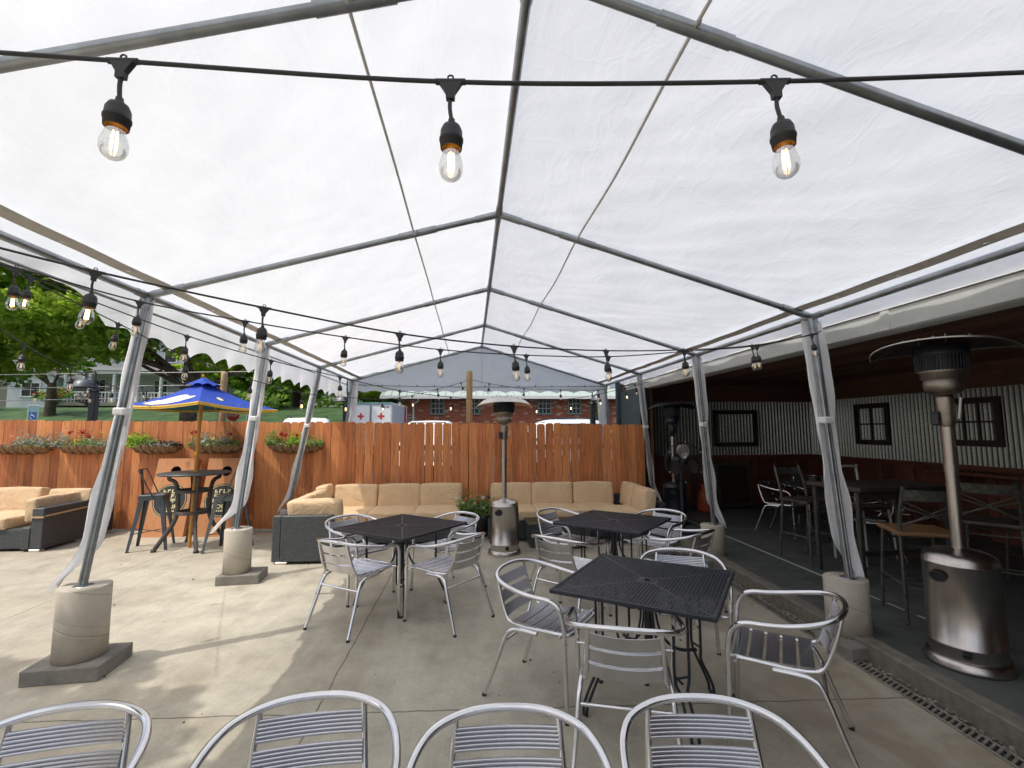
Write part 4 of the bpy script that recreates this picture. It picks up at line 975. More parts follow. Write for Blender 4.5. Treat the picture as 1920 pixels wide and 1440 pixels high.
# left sofa, right-hand arm toward the umbrella
so1 = thing('wicker_sofa', 'dark wicker corner sofa with cream cushions against the fence at the left edge', 'sofa', (-7.4, 8.0, 0), 0, 'wicker sectional sofas')
TX = lambda x, y, z: (x+7.4, y-8.0, z)
wicker_box(so1, TX(-7.75, 7.88, .17), (3.3, 1.0, .27)); wicker_box(so1, TX(-7.75, 8.50, .30), (3.3, .22, .54), 'back_frame')
wicker_box(so1, TX(-5.98, 8.00, .31), (.16, 1.34, .56), 'arm'); wicker_box(so1, TX(-6.12, 7.385, .18), (.12, .11, .30), 'arm_front')
MB().box(TX(-5.895, 7.74, .49), (.012, .78, .022), 'piping', rot=Matrix.Rotation(.02, 4, 'X')).box(TX(-5.98, 7.325, .47), (.17, .012, .024), 'piping').obj('strap', so1)
for i, x in enumerate((-9.0, -8.28, -7.55, -6.78)): sofa_cush(so1, TX(x, 7.78, .375), (.72, .84, .16), i, 'seat_cushion')
for i, (x, r_) in enumerate(((-8.6, 0), (-7.76, 1), (-7.02, -1))): sofa_cush(so1, TX(x, 8.24, .58), (.74, .19, .40), 10+i, 'back_cushion', rot=tilt(-12+r_))
sofa_cush(so1, TX(-6.24, 8.25, .57), (.62, .19, .36), 14, 'back_cushion', rot=tilt(-10))
for i, y in enumerate((7.72, 8.30)): sofa_cush(so1, TX(-6.15, y, .55), (.62, .16, .32), 20+i, 'arm_cushion', rot=tilt(-4, pi/2))
for x, y in ((-5.99, 7.37), (-5.99, 8.0), (-5.99, 8.62), (-8.5, 7.4)): foot(so1, x+7.4, y-8)
# middle sectional
so2 = thing('wicker_sofa', 'dark wicker U-shaped sofa with tan cushions left of the flower tub', 'sofa', (-1.3, 7.6, 0), 0, 'wicker sectional sofas')
TX = lambda x, y, z: (x+1.3, y-7.6, z)
wicker_box(so2, TX(-1.08, 7.62, .17), (1.86, .84, .27)); wicker_box(so2, TX(-1.25, 8.08, .30), (2.26, .12, .52), 'back_frame')
wicker_box(so2, TX(-2.02, 6.85, .17), (.68, .84, .27), 'wing_base'); wicker_box(so2, TX(-2.405, 7.17, .31), (.11, 1.66, .56), 'wing_back')
wicker_box(so2, TX(-2.04, 6.375, .31), (.62, .12, .56), 'end_panel')
for i, x in enumerate((-1.82, -1.16, -.50)): sofa_cush(so2, TX(x, 7.58, .385), (.655, .76, .16), 30+i, 'seat_cushion')
sofa_cush(so2, TX(-2.02, 6.82, .385), (.62, .74, .16), 34, 'seat_cushion')
for i, x in enumerate((-1.80, -1.13, -.47)): sofa_cush(so2, TX(x, 7.93+.0, .60), (.65, .18, .38), 35+i, 'back_cushion', rot=tilt(-10+i))
for i, y in enumerate((6.78, 7.40)): sofa_cush(so2, TX(-2.24, y, .57), (.60, .18, .36), 40+i, 'side_cushion', rot=tilt(-9, pi/2))
sofa_cush(so2, TX(-2.27, 7.90, .60), (.34, .19, .38), 43, 'side_cushion', rot=tilt(-8, pi/2))
sofa_cush(so2, TX(-1.98, 6.53, .60), (.62, .17, .32), 42, 'end_cushion', rot=tilt(8))
for x, y in ((-2.33, 6.36), (-1.77, 6.36), (-.2, 7.25), (-1.7, 7.3)): foot(so2, x+1.3, y-7.6)
# right sectional
so3 = thing('wicker_sofa', 'dark wicker sofa with tan cushions in the right back corner behind the tall heater', 'sofa', (1.6, 7.6, 0), 0, 'wicker sectional sofas')
TX = lambda x, y, z: (x-1.6, y-7.6, z)
wicker_box(so3, TX(1.42, 7.68, .17), (2.32, .84, .27)); wicker_box(so3, TX(1.55, 8.13, .30), (2.6, .10, .52), 'back_frame')
wicker_box(so3, TX(2.42, 7.12, .17), (.74, .34, .27), 'wing_base'); wicker_box(so3, TX(2.80, 7.53, .30), (.10, 1.18, .54), 'wing_back')
for i, x in enumerate((.66, 1.32, 1.98)): sofa_cush(so3, TX(x, 7.62, .375), (.655, .76, .15), 50+i, 'seat_cushion')
sofa_cush(so3, TX(2.32, 7.33, .378), (.62, .66, .15), 55, 'seat_cushion')
for i, x in enumerate((.66, 1.33, 2.02)): sofa_cush(so3, TX(x, 7.99, .59), (.66, .17, .37), 56+i, 'back_cushion', rot=tilt(-9))
for i, y in enumerate((7.72, 7.12)): sofa_cush(so3, TX(2.58, y, .59-.0*i), (.54, .18, .37), 60+i, 'side_cushion', rot=tilt(9, -pi/2*-1))
for x, y in ((.35, 7.3), (2.1, 6.98), (2.75, 6.98)): foot(so3, x-1.6, y-7.6)
t = thing('coffee_table', 'low dark wicker coffee table with a glass top before the right sofa', 'coffee table', (1.24, 6.98, 0), .02)
m = MB(); m.box((0, 0, .17), (.84, .52, .30), 'wicker', bev=.01); m.obj('base', t)
m = MB(); m.box((0, .245, .335), (.90, .03, .03), 'wicker'); m.box((0, -.245, .335), (.90, .03, .03), 'wicker'); m.box((-.435, 0, .335), (.03, .46, .03), 'wicker'); m.box((.435, 0, .335), (.03, .46, .03), 'wicker'); m.obj('rim', t)
MB().box((0, 0, .352), (.88, .50, .006), 'tableglass').obj('glass_top', t); MB().box((0, 0, .322), (.80, .44, .004), 'postwood').obj('tray', t)
for x in (-.40, .40): MB().box((x, -.24, .018), (.09, .05, .03), 'dishmetal').obj('foot', t)
MB().box((.2, .1, .0), (.001, .001, .001), 'wicker') if False else None

# ---- patio heaters -----------------------------------------------
def make_heater(label, loc, rz=0, old=True, sc=1.0):
    t = thing('patio_heater', label, 'patio heater', loc, rz, 'mushroom patio heaters'); t.scale = (sc,)*3
    m = MB(); m.lathe([(0, 0), (.238, 0), (.242, .018), (.225, .05), (.218, .062), (.0, .064)], 'steel', 48)
    m.obj('foot_ring', t)
    m = MB(); m.lathe([(.206, .055), (.206, .135), (.209, .138), (.209, .150), (.206, .153), (.204, .66), (.208, .663), (.208, .675), (.204, .678), (.203, .70), (.188, .722), (.150, .745), (.06, .757), (.052, .765), (0, .766)], 'steel', 56); m.obj('tank_housing', t)
    for (z, w_, h_, a) in ((.585, .052, .032, -2.05), (.105, .022, .017, -1.45)):
        q = [(cos(a+dx*w_/.2)*.2115, sin(a+dx*w_/.2)*.2115, z+dz*h_) for dx, dz in [(cos(k_)*(1 if abs(cos(k_)) > .3 else 1), sin(k_)) for k_ in [i*2*pi/24 for i in range(24)]]]
        MB().add(q+[(cos(a)*.2125, sin(a)*.2125, z)], [(i, (i+1) % 24, 24) for i in range(24)], 'darkhole').tube(q, .004, 'blackmetal', 6, closed=True).obj('vent_hole', t)
    MB().tube([(0, 0, .76), (0, 0, 1.30)], .038, 'steel', 24).tube([(0, 0, 1.28), (0, 0, 1.34)], .042, 'steel', 24).tube([(0, 0, 1.33), (0, 0, 1.74)], .038, 'steel', 24).obj('pole', t)
    m = MB(); m.lathe([(.040, 1.60), (.050, 1.63), (.053, 1.80), (.050, 1.82), (.0, 1.825)], 'steel_old', 28); m.box((-.055, -.03, 1.66), (.055, .06, .10), 'blackmetal', bev=.01); m.box((.075, .01, 1.73), (.012, .05, .15), 'strap', rot=Matrix.Rotation(.12, 4, 'Y')); m.obj('control_head', t)
    m = MB(); m.lathe([(.045, 1.825), (.085, 1.84), (.112, 1.865), (.118, 1.915), (.113, 1.92), (.112, 1.935), (.128, 1.94), (.130, 1.985), (.150, 2.0), (0, 2.0)], 'steel_old', 40); m.obj('burner_cup', t)
    m = MB(); n = 44
    for i in range(n):
        a = i*2*pi/n; m.tube([(cos(a)*.148, sin(a)*.148, 1.995), (cos(a)*.152, sin(a)*.152, 2.115)], .0045, 'blackmetal', 4)
    m.lathe([(.135, 1.99), (.138, 2.18)], 'blackmetal', 36); m.lathe([(.155, 2.11), (.158, 2.185), (0, 2.19)], 'blackmetal', 36); m.obj('emitter_screen', t)
    m = MB(); R = .405; nl = 8
    def dish(u, v):
        a = u*2*pi; k_ = abs(((a/(2*pi)*2) % 1)*2-1); rr = R*v*(1+.03*k_**3); z = 2.225-.015*v**2-.022*v**4-.30*max(0, v-.5)**2*(k_**2); return (rr*cos(a), rr*sin(a), z)
    m.grid(dish, 64, 16, 'dishmetal'); m.grid(lambda u, v: tuple(Vector(dish(1-u, v))-Vector((0, 0, .003))), 64, 16, 'dishunder')
    m.tube([dish(i/64, 1) for i in range(64)], .005, 'dishmetal', 6, closed=True)
    for i in range(4): m.tube([(cos(i*pi/2+.4)*.12, sin(i*pi/2+.4)*.12, 2.12), (cos(i*pi/2+.4)*.12, sin(i*pi/2+.4)*.12, 2.252)], .005, 'steel_old', 6)
    for i in range(8): m.lathe([(0, .012), (.008, .008), (.008, 0)], 'steel_old', 8, tuple(Vector(dish(i/8, .62))))
    m.obj('reflector', t)
    return t
h0 = make_heater('tall steel mushroom heater standing between the two sofas', (.455, 6.62, 0), 0)
h0.scale = (.945, .945, .945)
h1 = dup(h0, (3.245, 3.03, .12), -.95, 'large steel mushroom heater at the right edge inside the bar, beside the wooden-seated stool'); h1.scale = (.96, .96, .96)
h2 = dup(h0, (3.33, 7.75, .12), 0, 'black mushroom heater with a silver pole behind the fan at the back of the bar'); h2.scale = (.90, .90, .88)
for ch in kids(h2):
    if not ch.name.startswith('pole'):
        ch.data = ch.data.copy()
        for i_ in range(len(ch.data.materials)): ch.data.materials[i_] = MATS['blackmetal']

for ch in kids(h0):      # this heater's dish is paler and more steeply dished than the others
    if ch.name.startswith('reflector'):
        ch.data = ch.data.copy()
        for i_, m_ in enumerate(ch.data.materials):
            if m_ == MATS['dishunder']: ch.data.materials[i_] = MATS['dishmetal']
        for v in ch.data.vertices:
            r2 = (v.co.x**2+v.co.y**2)/.405**2; v.co.z += .008-.062*r2
# ---- fan ----------------------------------------------------------
t = thing('pedestal_fan', 'black industrial pedestal fan with three silver blades in front of the bar', 'fan', (3.10, 6.95, .12), .12)
MB().lathe([(0, 0), (.25, 0), (.25, .02), (.10, .04), (.03, .06), (0, .06)], 'blackmetal', 32).obj('base', t)
MB().tube([(0, 0, .05), (0, 0, .78)], .028, 'blackmetal', 14).tube([(0, 0, .50), (0, 0, 1.0)], .018, 'blackmetal', 12).obj('pole', t)
MB().tube([(0, .16, 1.05), (0, -.02, 1.05)], [.075, .06], 'blackmetal', 20).obj('motor', t)
m = MB(); FC = Vector((0, -.07, 1.05)); RF = .285
for rr, dy in ((RF, 0), (RF*.98, -.045), (RF*.98, .045)): m.tube([FC+Vector((cos(a)*rr, dy, sin(a)*rr)) for a in [i*2*pi/48 for i in range(48)]], .006 if dy == 0 else .003, 'blackmetal', 6, closed=True)
for i in range(60):
    a = i*2*pi/60
    for sgn in (-1, 1): m.tube([FC+Vector((cos(a)*.04, sgn*.075, sin(a)*.04)), FC+Vector((cos(a+.12)*RF*.6, sgn*.072, sin(a+.12)*RF*.6)), FC+Vector((cos(a+.2)*RF*.98, sgn*.045, sin(a+.2)*RF*.98))], .0013, 'blackmetal', 4, False)
for rr in (.10, .16, .22): m.tube([FC+Vector((cos(a)*rr, -.073, sin(a)*rr)) for a in [i*2*pi/40 for i in range(40)]], .0015, 'blackmetal', 4, closed=True)
m.obj('cage', t)
for q in range(3):
    a0 = radians(95+120*q); m = MB()
    def bl(u, v, a0=a0):
        a = a0+(u-.5)*(.5+.65*sin(pi*min(1, v*1.05))**.8); rr = .045+.205*v; return (FC.x+cos(a)*rr, FC.y-.02+.05*(u-.5), FC.z+sin(a)*rr)
    m.grid(bl, 12, 10, 'dishmetal'); m.obj('blade', t)
m = MB().lathe([(0, -.03), (.045, -.025), (.05, .02), (0, .03)], 'blackmetal', 20, (0, -.09, 1.05), axis=Matrix.Rotation(pi/2, 3, 'X')); m.obj('hub', t)
for i in range(6):
    a = i*pi/3+.5; MB().lathe([(0, 0), (.008, 0), (.008, .01), (0, .012)], 'white', 8, tuple(FC+Vector((cos(a)*RF*1.01, -.05, sin(a)*RF*1.01))), axis=Matrix.Rotation(pi/2, 3, 'X')).obj('cage_clip', t)

# ---- bar-height umbrella table, metal stools, cornhole boards ------
t = thing('bar_table', 'round grey bar-height table under the blue umbrella', 'bar table', (-3.97, 7.40, 0), 0)
MB().lathe([(.03, 1.062), (.43, 1.062), (.455, 1.055), (.458, 1.04), (.445, 1.03), (.40, 1.036), (.03, 1.04), (.03, 1.062)], 'gunmetal', 56).obj('tabletop', t)
for q in range(4):
    a = q*pi/2+.62; ca, sa = cos(a), sin(a)
    P = [(.30, 1.035), (.305, .98), (.235, .93), (.20, .80), (.19, .60), (.20, .45), (.26, .30), (.36, .14), (.43, .03)]
    m = MB(); m.tube(crom([(ca*r_, sa*r_, z) for r_, z in P], 5), .0175, 'darkpaint', 8, flat=1.7); m.lathe([(0, 0), (.032, 0), (.036, .015), (.028, .045), (0, .05)], 'darkpaint', 12, (ca*.435, sa*.435, 0)); m.obj('leg', t)
for z, rr in ((.80, .205), (.50, .20)):
    MB().lathe([(rr+.014, z-.022), (rr+.014, z+.022), (rr-.016, z+.022), (rr-.016, z-.022), (rr+.014, z-.022)], 'darkpaint', 36).obj('ring', t)
t = thing('patio_umbrella', 'square blue umbrella with yellow trim through the round bar table', 'umbrella', (-3.97, 7.40, 0), 0); UO = (-3.97, 7.40)
MB().tube([(-.03, 0, 0), (.035, .0, 2.34)], .024, 'umbwood', 16).obj('pole', t)
MB().tube([(-.002, 0, 1.30), (.003, 0, 1.36)], .028, 'yellow', 14).obj('pole_collar', t)
CO = [Vector(c_)-Vector((*UO, 0)) for c_ in ((-3.43, 6.38, 2.025), (-4.92, 7.25, 2.02), (-4.28, 8.55, 2.01), (-2.99, 7.72, 1.975))]; AP = Vector((.035, 0, 2.385))
cp = MB()
for i in range(4):
    A, B = CO[i], CO[(i+1) % 4]
    def fn(u, v, A=A, B=B):
        e = A+(B-A)*v; p_ = AP+(e-AP)*u; p_.z -= .055*sin(pi*u)*1.0*.9-.0+.035*sin(pi*v)*u*u-.0; return tuple(p_)
    cp.grid(fn, 12, 12, 'blue', True)
    cp.grid(lambda u, v, fn=fn: tuple(Vector(fn(u, 1-v))-Vector((0, 0, .006))), 12, 12, 'teal', True)
cpo = cp.obj('canopy', t)
tr_ = MB()
for i in range(4):
    A, B = CO[i], CO[(i+1) % 4]
    ring = [A+(B-A)*(j/12)-Vector((0, 0, .035*sin(pi*j/12))) for j in range(13)]
    for j in range(12):
        a_, b_ = ring[j], ring[j+1]; tr_.quad(a_+Vector((0, 0, .006)), b_+Vector((0, 0, .006)), b_-Vector((0, 0, .036)), a_-Vector((0, 0, .036)), 'yellow')
    for j in range(12):
        a_, b_ = ring[j], ring[j+1]; tr_.tube([a_-Vector((0, 0, .008)), b_-Vector((0, 0, .008))], .009, 'yellow', 6, False)
tr_.obj('trim', t)
v_ = MB()
for i in range(4):
    A, B = AP+(CO[i]-AP)*.27, AP+(CO[(i+1) % 4]-AP)*.27; top = AP+Vector((0, 0, .055))
    v_.grid(lambda u, v, A=A, B=B: tuple(top+(A+(B-A)*v+Vector((0, 0, .02+.03*abs(sin(pi*v*2))*u))-top)*u), 8, 12, 'blue')
v_.obj('vent_cap', t); MB().lathe([(.0, .05), (.02, .03), (.016, 0), (0, 0)], 'umbwood', 12, tuple(AP+Vector((0, 0, .05)))).obj('finial', t)
for i in range(4):
    MB().tube(crom([AP-Vector((0, 0, .06)), AP+(CO[i]-AP)*.5-Vector((0, 0, .085)), CO[i]-Vector((0, 0, .035))], 6), .009, 'umbwood', 8).obj('rib', t)
def on_face(A, B, poly, mat, name, lift=.006):
    """flat print laid on a canopy face, (s along rim 0..1, u from apex 0..1)"""
    def P(s_, u):
        e = A+(B-A)*s_; p_ = AP+(e-AP)*u; p_.z -= .0495*sin(pi*u)+.035*sin(pi*s_)*u*u; n_ = (A-AP).cross(B-AP).normalized(); n_ = n_ if n_.z > 0 else -n_; return p_+n_*lift
    m = MB(); c_ = (sum(p[0] for p in poly)/len(poly), sum(p[1] for p in poly)/len(poly)); n = len(poly); vs = [P(*c_)]
    for k_ in (.25, .5, .75, 1.0): vs += [P(c_[0]+(p[0]-c_[0])*k_, c_[1]+(p[1]-c_[1])*k_) for p in poly]
    fs = [(0, 1+i, 1+(i+1) % n) for i in range(n)]+[(1+r_*n+i, 1+(r_+1)*n+i, 1+(r_+1)*n+(i+1) % n, 1+r_*n+(i+1) % n) for r_ in range(3) for i in range(n)]
    m.add(vs, fs, mat); m.obj(name, t)
# left face runs from CO[1] to CO[0]
L_, F_, Rr = CO[1], CO[0], CO[3]
on_face(L_, F_, [(.15, .87), (.17, .78), (.22, .69), (.26, .70), (.31, .61), (.42, .51), (.55, .47), (.66, .49), (.75, .56), (.88, .56), (.90, .60), (.82, .68), (.76, .72), (.68, .82), (.56, .90), (.42, .93), (.36, .94), (.26, .92)], 'white', 'cloud_print')
on_face(F_, Rr, [(.36+.055*cos(a), .62+.075*sin(a)) for a in [i*pi/8 for i in range(16)]], 'cream', 'moon_print')
m = MB()
def PF(s_, u):
    e = F_+(Rr-F_)*s_; p_ = AP+(e-AP)*u; p_.z -= .0495*sin(pi*u)+.035*sin(pi*s_)*u*u; n_ = (F_-AP).cross(Rr-AP).normalized(); n_ = n_ if n_.z > 0 else -n_; return p_+n_*.008
m.tube([PF(.41, .70), PF(.47, .76), PF(.53, .83), PF(.55, .84), PF(.61, .80), PF(.70, .84)], .0028, 'signteal', 5); m.tube([PF(.53, .83), PF(.53, .90)], .0028, 'signteal', 5); m.obj('line_print', t)

def make_stool(label, loc, rz, group):
    t = thing('metal_bar_stool', label, 'bar stool', loc, rz, group)   # local +Y = front
    H = .76; m = MB(); m.box((0, 0, H-.012), (.315, .315, .024), 'gunmetal', bev=.011)
    for s_ in (-1, 1): m.box((0, s_*.153, H-.045), (.27, .006, .062), 'gunmetal'); m.box((s_*.153, 0, H-.045), (.006, .27, .062), 'gunmetal')
    m.obj('seat', t)
    for sx in (-1, 1):
        for sy in (-1, 1):
            a = Vector((sx*.130, sy*.130, H-.02)); b_ = Vector((sx*.225, sy*.225, .0)); m = MB(); n = 9
            for i in range(n):
                pass
            k_ = []
            for i in range(n+1):
                f = i/n; c = a+(b_-a)*f; wd = .052*(1-f)+.020*f; k_.append((c, wd))
            vs = []
            for c, wd in k_:
                vs += [c+Vector((-sx*wd, sy*.012, 0)), c+Vector((sx*.010, sy*.012, 0)), c+Vector((sx*.012, sy*.010, 0)), c+Vector((sx*.012, -sy*wd, 0)), c+Vector((sx*.004, -sy*wd, 0)), c+Vector((0, 0, 0)), c+Vector((-sx*wd, sy*.004, 0))]
            fs = [(i*7+j, i*7+(j+1) % 7, (i+1)*7+(j+1) % 7, (i+1)*7+j) for i in range(n) for j in range(7)]
            m.add(vs, fs, 'gunmetal', False); m.box(b_+Vector((-sx*.004, -sy*.004, .006)), (.034, .034, .014), 'blackrubber'); m.obj('leg', t)
    r_ = .19; z = .24
    MB().tube([(-r_, -r_, z), (r_, r_, z+.0)], .006, 'gunmetal', 6).tube([(-r_, r_, z), (r_, -r_, z)], .006, 'gunmetal', 6).obj('cross_brace', t)
    MB().tube([(-.155, .155, H-.11), (.155, .155, H-.11)], .006, 'gunmetal', 6).tube([(-.155, -.155, H-.11), (.155, -.155, H-.11)], .006, 'gunmetal', 6).obj('upper_brace', t)
    MB().tube(crom([(-.158, .03, H-.05), (-.163, -.01, H+.02), (-.185, -.14, H+.31), (-.165, -.170, H+.345), (0, -.185, H+.35), (.165, -.170, H+.345), (.185, -.14, H+.31), (.163, -.01, H+.02), (.158, .03, H-.05)], 6), .009, 'gunmetal', 8).obj('back_hoop', t)
    MB().grid(lambda u, v: (-.068+.136*u, -.150-.035*v+.01*(2*u-1)**2, H-.01+.36*v), 6, 6, 'gunmetal').obj('back_plate', t)
    return t
GS = 'metal stools at the umbrella table'
s0 = make_stool('dark metal bar stool on the left of the umbrella table', (-4.52, 7.42, 0), radians(-72), GS)
dup(s0, (-3.38, 7.22, 0), radians(88), 'dark metal bar stool on the right of the umbrella table, behind the tent leg', GS)

def board(label, x, yb, rz):
    t = thing('cornhole_board', label, 'game board', (x, yb, .0), rz, 'cornhole boards leaning on the fence'); W_, H_ = .62, 1.24; lean = radians(-14)
    Mx = Matrix.Rotation(lean, 4, 'X'); R3 = Mx
    m = MB(); hc = (0, 1.03); hr = .082; n = 40; outer = []
    for i in range(n):
        a = i*2*pi/n; dx, dz = cos(a), sin(a); s_ = min((W_/2)/abs(dx) if abs(dx) > 1e-6 else 9, ((H_-hc[1]) if dz > 0 else hc[1])/abs(dz) if abs(dz) > 1e-6 else 9); outer.append((hc[0]+dx*s_, hc[1]+dz*s_))
    cor = [(-W_/2, 0), (W_/2, 0), (W_/2, H_), (-W_/2, H_)]
    vs = [(hc[0]+cos(i*2*pi/n)*hr, 0, hc[1]+sin(i*2*pi/n)*hr) for i in range(n)]+[(x_, 0, z_) for x_, z_ in outer]+[(hc[0]+cos(i*2*pi/n)*hr, .018, hc[1]+sin(i*2*pi/n)*hr) for i in range(n)]
    fs = [(i, (i+1) % n, (i+1) % n+n, i+n) for i in range(n)]+[(i, (i+1) % n, (i+1) % n+2*n, i+2*n) for i in range(n)]
    for cx, cz in cor:
        vs.append((cx, 0, cz)); k_ = len(vs)-1
        # corner fill between the two nearest outer points
        import math as _m
        ang = _m.atan2(cz-hc[1], cx-hc[0]) % (2*pi); i0 = int(ang/(2*pi/n)) % n; fs.append((n+i0, n+(i0+1) % n, k_))
    m.add([Mx@Vector(v) for v in vs], fs, 'boardwood')
    m.obj('deck', t)
    m = MB()
    for s_ in (-1, 1): m.box(Mx@Vector((s_*(W_/2-.019), .055, H_/2)), (.038, .09, H_), 'boardwood', rot=R3)
    for z in (.019, H_-.019): m.box(Mx@Vector((0, .055, z)), (W_-.08, .09, .038), 'boardwood', rot=R3)
    m.obj('side_frame', t); MB().box(Mx@Vector((0, .12, hc[1])), (.4, .01, .4), 'darkhole', rot=R3).obj('backing', t)
    def disc(r_, y_, mat): return MB().add([Mx@Vector((cos(i*2*pi/48)*r_, y_, .56+sin(i*2*pi/48)*r_)) for i in range(48)], [tuple(range(48))], mat)
    disc(.262, -.002, 'blackprint').obj('badge', t); m = MB()
    m.tube([Mx@Vector((cos(a)*.243, -.003, .56+sin(a)*.243)) for a in [i*2*pi/60 for i in range(60)]], .0045, 'cream', 5, closed=True)
    for i in range(26):
        a = pi+.18+i*(pi-.36)/25
        for rr in (.265, .282): c_ = Mx@Vector((cos(a)*rr, -.003, .56+sin(a)*rr)); m.box(c_, (.012, .002, .006), 'cream', rot=Mx@Matrix.Rotation(-a+.6, 4, 'Y'))
    m.obj('badge_ring', t)
    base = Mx@Matrix.Translation((0, -.004, 0))@Matrix.Rotation(pi/2, 4, 'X')
    for s_, sz, z in (('HAPPY', .088, .555), ('HOUR', .088, .462), ('BAR & GRILL', .034, .398)):
        text_obj(s_, sz, 'cream', 'lettering', t, base@Matrix.Translation((0, z, 0)), .0022, .0008, 1.08)
    m = MB()   # two rows of tall blocky letters, mostly hidden by the stool
    for r_, (z, hh) in enumerate(((.705, .062), (.632, .058))):
        for i in range(4):
            c_ = -.10+i*.066
            m.box(Mx@Vector((c_-.014, -.004, z)), (.016, .002, hh), 'cream', rot=R3)
            m.box(Mx@Vector((c_+.008, -.0045, z+(hh/2-.008)*(1 if (i+r_) % 2 else -1))), (.030, .002, .015), 'cream', rot=R3)
            if (i+r_) % 3 == 0: m.box(Mx@Vector((c_+.008, -.0045, z)), (.026, .002, .013), 'cream', rot=R3)
    m.obj('block_letters', t)
    return t
board('orange wooden cornhole board leaning on the fence behind the left metal stool', -4.80, 8.12, -.02)
board('orange wooden cornhole board leaning on the fence behind the right metal stool', -3.98, 8.06, -.02)

# ---- planters ----------------------------------------------------
def basket(label, x, wd, seed, leafs, blooms):
    y = fence_y(x); t = thing('fence_basket', label, 'flower basket', (x, y-.005, 1.36), -.105, 'coir flower troughs hung on the fence'); rnd = random.Random(seed); rg = np.random.default_rng(seed)
    m = MB()
    def fn(u, v):
        xx = (u-.5)*wd; e = (1-abs(2*u-1)**4)**.5; a = v*pi/2; d_ = .19*e+.03; return (xx, -d_*cos(a*.98)-.0, .07-.155*e*sin(a)+.012*sin(u*40+v*9)+.008*sin(u*90))
    m.grid(fn, 40, 10, 'coir'); m.grid(lambda u, v: ((u-.5)*wd*.98, -(.20*(1-abs(2*u-1)**4)**.5+.02)*v, .055), 20, 2, 'coir')
    pts_ = []
    m.obj('liner', t)
    m = MB()
    for i in range(7):
        xx = (i/6-.5)*wd*.92; e = (1-abs(2*(xx/wd))**4)**.5; m.tube([(xx, -(.20*e+.035)*cos(a), .07-(.155*e+.006)*sin(a)) for a in [j*pi/16 for j in range(9)]], .004, 'blackmetal', 5)
    m.tube([(-wd/2, -.03, .075), (-wd/2*.9, -.20, .075), (wd/2*.9, -.20, .075), (wd/2, -.03, .075)], .005, 'blackmetal', 6); m.obj('wire_frame', t)
    for i, (mat, x0, x1, h_, n_, sz) in enumerate(leafs):
        pts = []
        for k_ in range(n_):
            xx = rg.uniform(x0, x1)*wd/2; hh = abs(rg.normal(0, .42))*h_; pts.append((xx, -.10+rg.normal(0, .06)-.06*(hh < .3*h_)*rg.uniform(0, 1), .07+hh-.04*rg.uniform(0, 1)))
        leaf_cloud('plant', mat, pts, sz, t, seed+i, .45)
    for i, (mat, bx, bz, r_, n_) in enumerate(blooms):
        c_ = np.array((bx*wd/2, -.14, .07+bz)); leaf_cloud('blossom', mat, c_+rg.normal(0, r_*.5, (n_, 3)), .024, t, seed+20+i, .9)
        st = MB().tube([(bx*wd/2, -.12, .06), tuple(c_-np.array((0, -.01, .01)))], .003, 'leafherb', 4); st.obj('stalk', t)
    return t
basket('flower trough cut off by the left edge of the picture, silvery trailing plant', -7.55, 1.05, 201, [('leafsilver', -.2, 1, .20, 700, .045), ('leafherb', .2, 1, .07, 300, .035)], [])
basket('flower trough with three red blooms and pale yellow flowers left of the near tent leg', -6.47, .92, 202, [('leafsilver', -1, -.5, .22, 420, .04), ('leafherb', -.6, .95, .10, 900, .032), ('leafherb', -.1, .3, .18, 200, .05), ('leafsilver', .4, 1, .12, 300, .035)],
       [('redpetal', -.46, .20, .035, 70), ('redpetal', -.02, .21, .04, 70), ('redpetal', .22, .15, .035, 60), ('yellowpetal', -.80, .06, .028, 40), ('yellowpetal', -.22, .07, .03, 45), ('whitepetal', .32, .08, .025, 30), ('yellowpetal', .72, .20, .022, 25)])
basket('flower trough with a lime-green plant and grey trailing stems right of the near tent leg', -5.27, .84, 203, [('leafbright', -1, -.35, .20, 500, .06), ('leafherb', -.6, .1, .13, 260, .05), ('leafplum', -.1, 1, .07, 700, .045), ('leafsilver', .1, .9, .05, 300, .04)], [])
basket('flower trough with yellow daisies behind the umbrella pole', -4.24, .92, 204, [('leafherb', -1, .9, .10, 850, .035), ('leafsilver', -.6, -.1, .22, 320, .05), ('leafsilver', .1, .6, .20, 280, .05), ('leafherb', -.9, .8, .05, 300, .05)],
       [('redpetal', -.82, .19, .025, 30), ('redpetal', -.70, .21, .025, 35), ('redpetal', .60, .17, .028, 35), ('yellowpetal', -.80, .13, .03, 40), ('yellowpetal', -.66, .09, .028, 36), ('yellowpetal', -.05, .07, .028, 36), ('yellowpetal', .22, .04, .025, 30), ('yellowpetal', .40, .03, .022, 26), ('yellowpetal', .62, .10, .028, 34)])
basket('flower trough with bright foliage and red blooms behind the third tent leg', -2.92, .92, 205, [('leafherb', -1, -.55, .26, 380, .05), ('leafbright', -.2, .45, .22, 420, .055), ('leafherb', -.6, .9, .12, 700, .045), ('leafherb', .55, 1.05, .10, 260, .05)],
       [('redpetal', -.45, .16, .035, 55), ('redpetal', -.30, .15, .035, 55), ('redpetal', .12, .15, .028, 30), ('redpetal', .50, .20, .03, 34), ('redpetal', .10, -.06, .035, 30), ('yellowpetal', .05, .12, .02, 18)])
t = thing('flower_tub', 'black barrel tub of white and pink flowers between the two sofas', 'planter', (.07, 7.72, 0), 0)
MB().lathe([(0, .01), (.19, 0), (.225, .18), (.235, .33), (.225, .345), (.21, .33), (.2, .28), (0, .28)], 'blackrubber', 32).obj('tub', t)
rg = np.random.default_rng(5); pts = rg.normal(0, 1, (1500, 3))*np.array((.13, .11, .07))+np.array((0, -.02, .44)); leaf_cloud('foliage', 'leafherb', pts, .05, t, 6, .6, lambda p: .1+(p[:, 2]-.38)*2.2)
